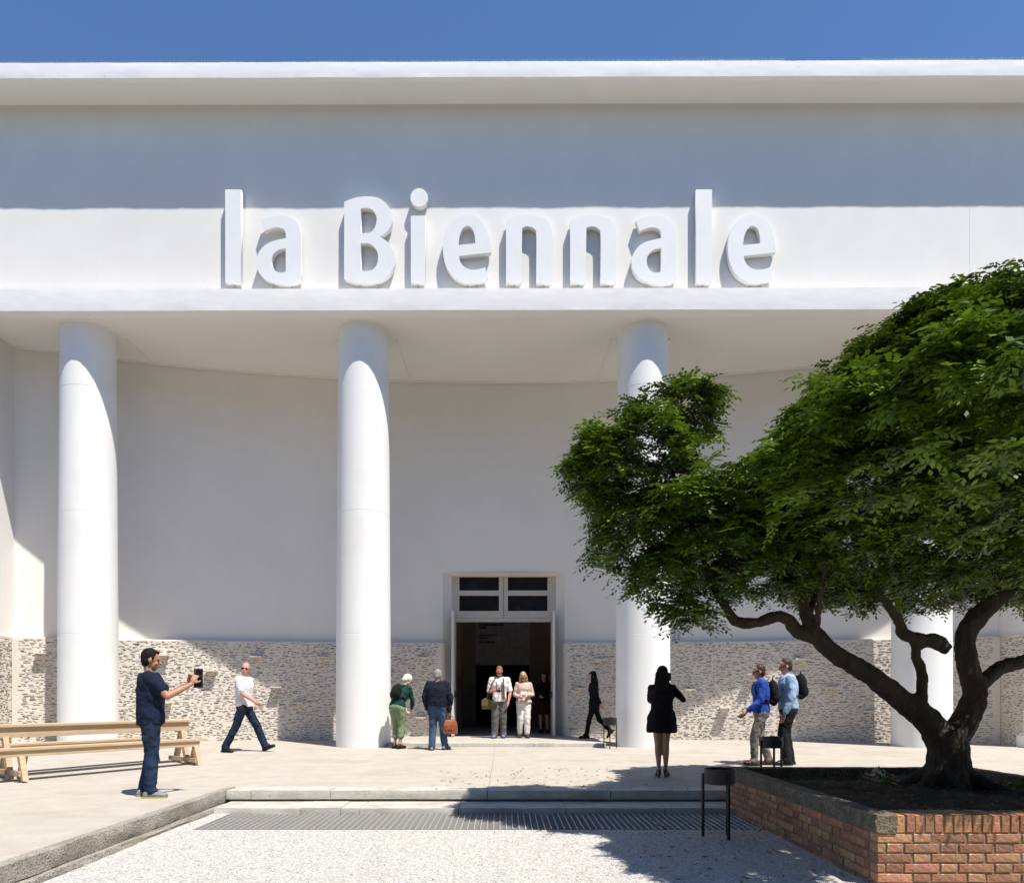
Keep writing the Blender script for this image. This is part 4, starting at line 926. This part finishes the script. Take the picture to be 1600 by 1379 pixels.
    if shoes is not None:
        for si, side in enumerate('lr'):
            an, fd, fu = J['an'+side], J['fd'+side], J['fu'+side]; s_ = MB(); side_v = fd.cross(fu).normalized(); PM = Matrix((side_v, fd, fu)).transposed()
            heel = an - fd*.022*u - fu*.026*u; toe = an + fd*.095*u - fu*.034*u
            s_.cap(heel, an - fu*.004*u, .024*u, .024*u); s_.ell(an + fd*.034*u - fu*.030*u, (.028*u, .062*u, .022*u), PM, 14, 8); s_.ell(toe - fd*.012*u, (.027*u, .032*u, .017*u), PM, 14, 8); s_.ell(heel - fu*.008*u, (.024*u, .028*u, .018*u), PM, 12, 8)
            o = part('shoe', s_, shoes, .007, 2)
            q = MB(); rs = []
            for (y, w_) in ((-.052,.012),(-.045,.022),(-.02,.026),(.02,.027),(.06,.030),(.09,.026),(.108,.014)): rs.append([an + fd*(y*u) + side_v*(k_*w_*u) + fu*(z_*u) for k_, z_ in ((-1,-.0525),(1,-.0525),(1,-.042),(-1,-.042))])
            q.loft(rs); q.obj('sole', sole or sh_bk, o, bevel=.003)
    return root, J, dict(up=up, rt=rt, fw=fw, hands=HD_, u=u, M=Matrix.Translation(Vector(loc)) @ Matrix.Rotation(R(face_deg), 4, 'Z'), hp=hp)

def thing_on(fr, mb_parts, name, label, cat, group=None, at=None):
    """a carried thing: its own top-level object, built in the carrier's frame"""
    root = empty(name); root.matrix_world = fr['M'] @ Matrix.Translation(at); tag(root, label, cat, group)
    for (pn, mb, m_, rm) in mb_parts:
        o = mb.obj(pn, m_, root); 
        for v in o.data.vertices: v.co -= Vector(at)
        if rm: remesh(o, rm, 2, (.012, .05))
        else: b = o.modifiers.new('bevel', 'BEVEL'); b.width = .004; b.segments = 2
    return root
def backpack(fr, J, label, m_=None, size=(.15,.10,.23), drop=.0, group='backpacks'):
    m_ = m_ or bag_bk; up, rt, fw, u = fr['up'], fr['rt'], fr['fw'], fr['u']; c = J['chest'] - fw*(.066*u + .0 + size[1]) - up*(.02 + drop); Mx = Matrix((rt, fw, up)).transposed(); b = MB()
    b.ell(c, size, Mx, 18, 12); b.ell(c - up*size[2]*.35, (size[0]*1.02, size[1]*1.05, size[2]*.6), Mx, 16, 10); p = MB(); p.ell(c - fw*size[1]*.75 - up*size[2]*.35, (size[0]*.72, size[1]*.45, size[2]*.42), Mx, 14, 10)
    st_ = MB()
    for s in (-1, 1):
        pts = [c + up*size[2]*.75 + rt*(s*.07) + fw*size[1]*.6, J['neck'] + rt*(s*.06*u) - up*.012*u - fw*.010*u, J['chest'] + up*.062*u + rt*(s*.066*u) + fw*(.052*u), J['chest'] - up*.03*u + rt*(s*.085*u) + fw*(.062*u), J['waist'] + up*.03*u + rt*(s*.108*u), c - up*size[2]*.7 + rt*(s*size[0]*.8)]
        P2 = []
        for i in range(len(pts)-1):
            p0, p1, p2, p3 = pts[max(i-1,0)], pts[i], pts[i+1], pts[min(i+2,len(pts)-1)]
            for k in range(5): t = k/5; P2.append(.5*((2*p1) + (p2-p0)*t + (2*p0-5*p1+4*p2-p3)*t*t + (3*p1-p0-3*p2+p3)*t**3))
        P2.append(pts[-1]); st_.tube(P2, .016, 8)
    h = MB(); h.tube([c + up*size[2]*.92 - rt*.03, c + up*(size[2]+.035), c + up*size[2]*.92 + rt*.03], .009, 8)
    return thing_on(fr, [('sack', b, m_, .012), ('pocket', p, m_, .012), ('straps', st_, m_, .009), ('grab_handle', h, m_, None)], 'backpack', label, 'backpack', group, c)

# man photographing with a tablet
root, J, F = figure('man in navy shirt and blue jeans holding up a tablet on the terrace edge', (-4.20, 8.50, 0), -68, 1.76,
    dict(neck=(0,-.014,.842), head=(0,.004,.922), ell=(-.115,.115,.690), wrl=(-.035,.235,.765), elr=(.135,.110,.675), wrr=(.062,.255,.760), knl=(-.05,.0,.288), knr=(.054,.010,.288), anl=(-.058,-.045,.052), anr=(.056,.0,.052)),
    SK_tan, dict(m=navy, sleeve=.62, hem=-.16, grow=.016, slv=.042, fold=.03), dict(m=denim, w=(.060,.045,.037), fold=.03), sh_gr, ('short', hair_bk), head=(0,-2), hands=('grip','grip'), hdir=((.15,.25,.9),(-.25,.35,.9)), build=1.12, foot=(10,-8), sole=sole_m, beard=None, vox=.008)
c = Vector((.02, .295, .800))*1.76; b = MB(); b.box(c.x-.075, c.x+.075, c.y-.005, c.y+.005, c.z-.115, c.z+.115); sc_ = MB(); sc_.box(c.x-.066, c.x+.066, c.y-.0065, c.y-.0052, c.z-.10, c.z+.10)
thing_on(F, [('case', b, M_black, None), ('screen', sc_, M_glass, None)], 'tablet', 'black tablet held upright by the man in navy', 'tablet', None, c).rotation_euler.rotate_axis('Z', R(42))

# man striding past the mosaic
root, J, F = figure('man in white polo shirt and dark jeans striding past the mosaic wall', (-5.18, 14.25, g(14.25)), -88, 1.84,
    dict(pel=(0,0,.505), hil=(-.05,0,.49), hir=(.05,0,.49), waist=(0,-.004,.59), chest=(0,-.002,.705), neck=(0,.0,.812), head=(0,.012,.892), shl=(-.09,.03,.772), shr=(.09,-.035,.772), ell=(-.115,-.07,.615), wrl=(-.11,-.06,.475), elr=(.12,.02,.625), wrr=(.10,.135,.545),
         knl=(-.05,.115,.285), anl=(-.052,.205,.062), knr=(.052,-.075,.275), anr=(.054,-.185,.056)), SK_pink, dict(m=white_c, sleeve=.75, hem=-.06, grow=.012, slv=.040, collar=1), dict(m=ddenim, w=(.056,.044,.040)), sh_bk, ('crop', hair_gr), head=(-62,-3), glasses=True, footpitch=(22,-4), vox=.009)

# elderly woman bending
root, J, F = figure('white-haired woman in dark green jumper and sage trousers bending beside the column', (-2.22, 14.98, g(15)), -28, 1.66,
    dict(pel=(0,-.03,.52), hil=(-.05,-.03,.505), hir=(.05,-.03,.505), waist=(0,.0,.60), chest=(0,.065,.705), neck=(0,.125,.792), head=(.01,.175,.862), shl=(-.095,.10,.755), shr=(.095,.10,.755), ell=(-.115,.135,.60), wrl=(-.06,.20,.50), elr=(.115,.135,.60), wrr=(.06,.20,.50),
         knl=(-.05,.03,.285), knr=(.05,.0,.29), anl=(-.05,-.02,.052), anr=(.045,-.04,.052)), SK_fair, dict(m=green_k, sleeve=1.95, hem=-.02, grow=.012, slv=.040, name='jumper'), dict(m=green_t, w=(.062,.050,.044), len=.55), sh_bk, ('bob', hair_wh), female=True, head=(-30,8), vox=.009, build=1.1)
backpack(F, J, 'dark backpack worn by the white-haired woman in green', None, (.13,.075,.17), .05)

# elderly man with satchel
root, J, F = figure('grey-haired man in navy jacket and faded jeans walking up to the door', (-1.38, 14.62, g(14.6)), -6, 1.66,
    dict(ell=(-.155,-.01,.655), wrl=(-.135,.03,.505), elr=(.165,-.01,.645), wrr=(.145,.015,.475), knl=(-.055,.012,.288), anl=(-.062,-.03,.052), knr=(.064,.03,.290), anr=(.082,.055,.058), neck=(0,.01,.842), head=(.008,.025,.915)), SK_tan,
    dict(m=jacket, sleeve=1.93, hem=.02, grow=.026, slv=.048, collar=1, name='jacket', fold=.035), dict(m=denim2, w=(.058,.046,.043)), sh_gr, ('short', hair_gr), head=(-35,0), hands=('relax','grip'), build=1.12, vox=.009, foot=(0,-20))
h0 = Vector((.145*1.66, .015*1.66, .475*1.66)); c = h0 + Vector((.03, .0, -.31)); b = MB()
b.loft([[c + Vector((x*w, y*t, z)) for x, y in ((-1,-1),(1,-1),(1,1),(-1,1))] for z, w, t in ((-.15,.125,.055),(-.13,.138,.07),(.02,.135,.062),(.10,.118,.035),(.13,.10,.02))])
fl = MB(); fl.loft([[c + Vector((x*w, y, z)) for x, y in ((-1,o-.006),(1,o-.006),(1,o+.006),(-1,o+.006))] for z, w, o in ((-.06,.10,-.078),(.03,.118,-.074),(.11,.112,-.045),(.145,.09,-.01))])
hd = MB(); hd.tube([c + Vector((-.06,0,.12)), c + Vector((-.045,0,.20)), c + Vector((0,0,.232)), c + Vector((.045,0,.20)), c + Vector((.06,0,.12))], .010, 8)
st_ = MB(); [st_.box(c.x+dx-.012, c.x+dx+.012, c.y-.092, c.y-.070, c.z-.11, c.z+.03) for dx in (-.06,)]; s2 = MB(); s2.box(c.x+.048, c.x+.072, c.y-.092, c.y-.070, c.z-.11, c.z+.03)
thing_on(F, [('body', b, bag_tan, None), ('flap', fl, bag_tan, None), ('handle', hd, bag_tan, None), ('strap', st_, bag_tan, None), ('strap', s2, bag_tan, None)], 'satchel', 'tan leather satchel carried by the grey-haired man', 'bag', None, c)

# couple in the doorway
root, J, F = figure('bearded man in white t-shirt and grey trousers carrying a camera out of the doorway', (-.13, 17.25, .18), 176, 1.74,
    dict(elr=(.150,-.005,.640), wrr=(.035,.135,.655), ell=(-.150,.0,.635), wrl=(-.125,.06,.490), shl=(-.112,0,.80), shr=(.112,0,.80), head=(0,.026,.915), knl=(-.05,.03,.290), anl=(-.05,.0,.056), knr=(.058,.045,.295), anr=(.062,.055,.055)), SK_pink,
    dict(m=white_c, sleeve=.88, hem=-.12, grow=.010, slv=.039, fold=.028), dict(m=grey_t, w=(.062,.052,.046), fold=.032), sh_bl, ('thin', hair_rd), head=(-6,18), glasses=True, beard=hair_rd, build=1.0, hands=('relax','grip'), vox=.009)
u = 1.74; c = Vector((-.005, .150, .655))*u; b = MB(); b.box(c.x-.065, c.x+.065, c.y-.03, c.y+.03, c.z-.042, c.z+.042); ln = MB(); ln.tube([c + Vector((0,.03,0)), c + Vector((0,.10,-.01))], [.036,.038], 16); hp_ = MB(); hp_.box(c.x-.022, c.x+.022, c.y-.025, c.y+.025, c.z+.042, c.z+.065)
sp = MB(); sp.tube([c + Vector((-.06,-.01,.04)), Vector((-.035,.075,.76))*u, Vector((-.03,.02,.845))*u, Vector((0,-.045,.855))*u, Vector((.03,.02,.845))*u, Vector((.035,.075,.76))*u, c + Vector((.06,-.01,.04))], .008, 6)
thing_on(F, [('body', b, M_black, None), ('lens', ln, M_black, None), ('viewfinder', hp_, M_black, None), ('strap', sp, navy, None)], 'camera', 'black camera on a neck strap held by the bearded man', 'camera', None, c)
c = Vector((.175, -.03, .475))*u; b = MB(); b.ell(c, (.13,.10,.145), None, 16, 10); b.box(c.x-.12, c.x+.12, c.y-.075, c.y+.085, c.z-.14, c.z+.06); fl = MB(); fl.box(c.x-.125, c.x+.125, c.y+.075, c.y+.105, c.z-.06, c.z+.09)
st_ = MB(); st_.tube([c + Vector((.02,.02,.10)), Vector((.135,.045,.66))*u, Vector((.10,.072,.75))*u, Vector((.06,.055,.815))*u, Vector((.03,-.02,.842))*u, Vector((-.01,-.07,.79))*u, Vector((.09,-.085,.64))*u, c + Vector((0,-.05,.10))], .014, 6)
thing_on(F, [('pouch', b, bag_kh, .012), ('flap', fl, bag_kh, None), ('strap', st_, bag_kh, None)], 'shoulder_bag', 'khaki canvas shoulder bag at the hip of the bearded man', 'bag', None, c)
scf = MB(); scf.tube([Vector((-.040,-.03,.845))*u, Vector((-.055,.045,.815))*u, Vector((-.062,.088,.73))*u, Vector((-.066,.088,.62))*u, Vector((-.07,.09,.53))*u], [.02,.022,.026,.026,.03], 8); o = scf.obj('scarf', bag_kh, root); remesh(o, .01, 2, (.02, .04))

root, J, F = figure('blonde woman in blush blouse and white trousers reading a leaflet in the doorway', (.45, 17.28, .18), 182, 1.60,
    dict(elr=(.135,.0,.650), wrr=(.075,.125,.615), ell=(-.135,.0,.650), wrl=(-.035,.135,.640), head=(.005,.026,.915), knl=(-.05,.045,.295), anl=(-.05,.04,.056), knr=(.05,.02,.29), anr=(.055,-.02,.055)), SK_fair,
    dict(m=blush, sleeve=1.8, hem=-.02, grow=.016, slv=.046, flare=.02, name='blouse'), dict(m=cream, w=(.062,.052,.042), len=.9), sh_br, ('long', hair_bl), female=True, glasses=True, head=(4,14), hands=('grip','grip'), build=1.05, vox=.009)
c = Vector((.005, .155, .655))*1.6; b = MB(); b.add([c + Vector(v) for v in ((-.075,.03,-.05),(0,0,-.06),(.075,.03,-.05),(-.075,-.02,.07),(0,-.05,.06),(.075,-.02,.07),(-.075,.036,-.05),(0,.006,-.06),(.075,.036,-.05),(-.075,-.014,.07),(0,-.044,.06),(.075,-.014,.07))],
    [(0,1,4,3),(1,2,5,4),(6,9,10,7),(7,10,11,8),(0,3,9,6),(2,8,11,5),(3,4,10,9),(4,5,11,10),(0,6,7,1),(1,7,8,2)])
thing_on(F, [('page', b, white_c, None)], 'leaflet', 'white folded leaflet in the hands of the blonde woman', 'leaflet', None, c)

# woman in a dark suit walking left
root, J, F = figure('long-haired woman in a black suit walking along the entrance step', (2.12, 17.02, .18), 88, 1.64,
    dict(pel=(0,0,.515), hil=(-.045,0,.50), hir=(.045,0,.50), waist=(0,0,.60), chest=(0,.01,.715), neck=(0,.016,.818), head=(0,.03,.895), shl=(-.09,.02,.778), shr=(.09,-.01,.778), ell=(-.11,-.03,.62), wrl=(-.085,-.085,.50), elr=(.11,.03,.62), wrr=(.10,.05,.48),
         knl=(-.045,.075,.285), anl=(-.045,.115,.056), knr=(.045,-.075,.275), anr=(.045,-.23,.115)), SK_fair, dict(m=black_c, sleeve=1.9, hem=-.45, grow=.012, slv=.036, name='jacket'), dict(m=black_c, w=(.05,.038,.034)), sh_bk, ('long', hair_bk), female=True, head=(10,10), footpitch=(0,-48), vox=.009)

# woman with raised arms, in the shade of the tree
root, J, F = figure('woman in black cardigan and short lace dress on high heels in the tree shade', (2.28, 10.42, g(10.4)), -14, 1.62,
    dict(head=(.004,.012,.925), elr=(.185,.02,.70), wrr=(.085,.085,.815), ell=(-.105,.085,.69), wrl=(.005,.12,.815), knl=(-.034,.008,.30), knr=(.036,.004,.30), anl=(-.026,-.012,.094), anr=(.034,.012,.094), hil=(-.045,0,.53), hir=(.045,0,.53)), SK_tan,
    dict(m=black_c, sleeve=1.82, hem=-.44, grow=.016, slv=.040, flare=.022, name='cardigan', fold=.03), dict(m=lace, kind='skirt', z=.430, fl=-.004), None, ('long', hair_bk), female=True, hands=('grip','grip'), vox=.009, footpitch=(-38,-38), build=1.08)
for s, side in ((-1,'l'), (1,'r')):
    an, u = J['an'+side], 1.62; fd = Vector((J['fd'+side].x, J['fd'+side].y, 0)).normalized(); q = MB(); hl = MB()
    sd = Vector((fd.y, -fd.x, 0)); rs = [[an + fd*(y*u) + sd*(k_*w_*u) + Vector((0,0,z_*u + dz)) for k_, dz in ((-1,-.006),(1,-.006),(1,.010),(-1,.010))] for y, w_, z_ in ((-.030,.018,-.020),(.0,.020,-.030),(.04,.023,-.068),(.075,.026,-.084),(.105,.012,-.086))]
    q.loft(rs); o = q.obj('shoe', grey_t, root, bevel=.003); hl.tube([an + fd*(-.026*u) + Vector((0,0,-.022*u)), an + fd*(-.030*u) + Vector((0,0,-.094*u+.002))], [.010,.005], 8); hl.obj('heel', sh_bk, o)
    tp = MB(); tp.ell(an + fd*(.075*u) + Vector((0,0,-.074*u)), (.028*u,.03*u,.015*u), None, 12, 8); tp.obj('toe_cap', grey_t, o, smooth=True)
c = Vector((.055, .135, .905))*1.62; b = MB(); b.box(c.x-.04, c.x+.04, c.y-.012, c.y+.012, c.z-.06, c.z+.06); ln = MB(); ln.tube([c + Vector((0,.012,.02)), c + Vector((0,.03,.02))], [.016,.016], 12)
thing_on(F, [('body', b, M_black, None), ('lens', ln, M_glass, None)], 'compact_camera', 'small camera raised to the face of the woman in black', 'camera', None, c)

# two men with backpacks walking left
WALK = dict(pel=(0,0,.525), hil=(-.05,0,.51), hir=(.05,0,.51), neck=(0,.008,.835), head=(0,.024,.914), shl=(-.10,.0,.795), shr=(.10,.0,.795))
root, J, F = figure('man in royal blue shirt and taupe chinos walking past the planter', (4.26, 11.92, g(11.9)), 84, 1.70,
    dict(WALK, ell=(-.125,.035,.63), wrl=(-.12,.165,.525), elr=(.125,-.06,.635), wrr=(.12,-.03,.49), knl=(-.05,.075,.290), anl=(-.05,.075,.056), knr=(.05,-.0,.285), anr=(.05,-.085,.062)), SK_tan, dict(m=blue_s, sleeve=1.82, hem=-.02, grow=.012, slv=.042, collar=1), dict(m=taupe, w=(.058,.044,.036)), sh_br, ('crop', hair_br), glasses=True, head=(0,-2), vox=.009, footpitch=(4,-14))
backpack(F, J, 'black backpack on the man in the royal blue shirt', None, (.14,.085,.22), .03)
root, J, F = figure('man in pale blue shirt and charcoal trousers walking behind the other backpacker', (4.74, 12.0, g(12.0)), 82, 1.80,
    dict(WALK, ell=(-.130,.0,.63), wrl=(-.125,.06,.475), elr=(.13,-.05,.635), wrr=(.125,-.065,.475), knl=(-.05,.06,.295), anl=(-.05,.02,.056), knr=(.05,.01,.285), anr=(.05,-.03,.056)), SK_pink, dict(m=sky_s, sleeve=1.85, hem=-.02, grow=.016, slv=.046, collar=1), dict(m=char, w=(.062,.048,.042)), sh_bk, ('crop', hair_br), glasses=True, head=(0,4), vox=.009, build=1.08)
backpack(F, J, 'black backpack on the man in the pale blue shirt', None, (.15,.095,.22), .0)

# visitor standing inside the dark lobby
root, J, F = figure('dark-haired visitor standing in the dark lobby behind the open door leaf', (1.07, 19.6, .18), 165, 1.66, dict(elr=(.13,.03,.63), wrr=(.05,.12,.60)), SK_fair, dict(m=black_c, sleeve=1.8, hem=-.05, grow=.012), dict(m=maroon, kind='skirt', z=.30, fl=.01), sh_bk, ('long', hair_bk), female=True, vox=.011)
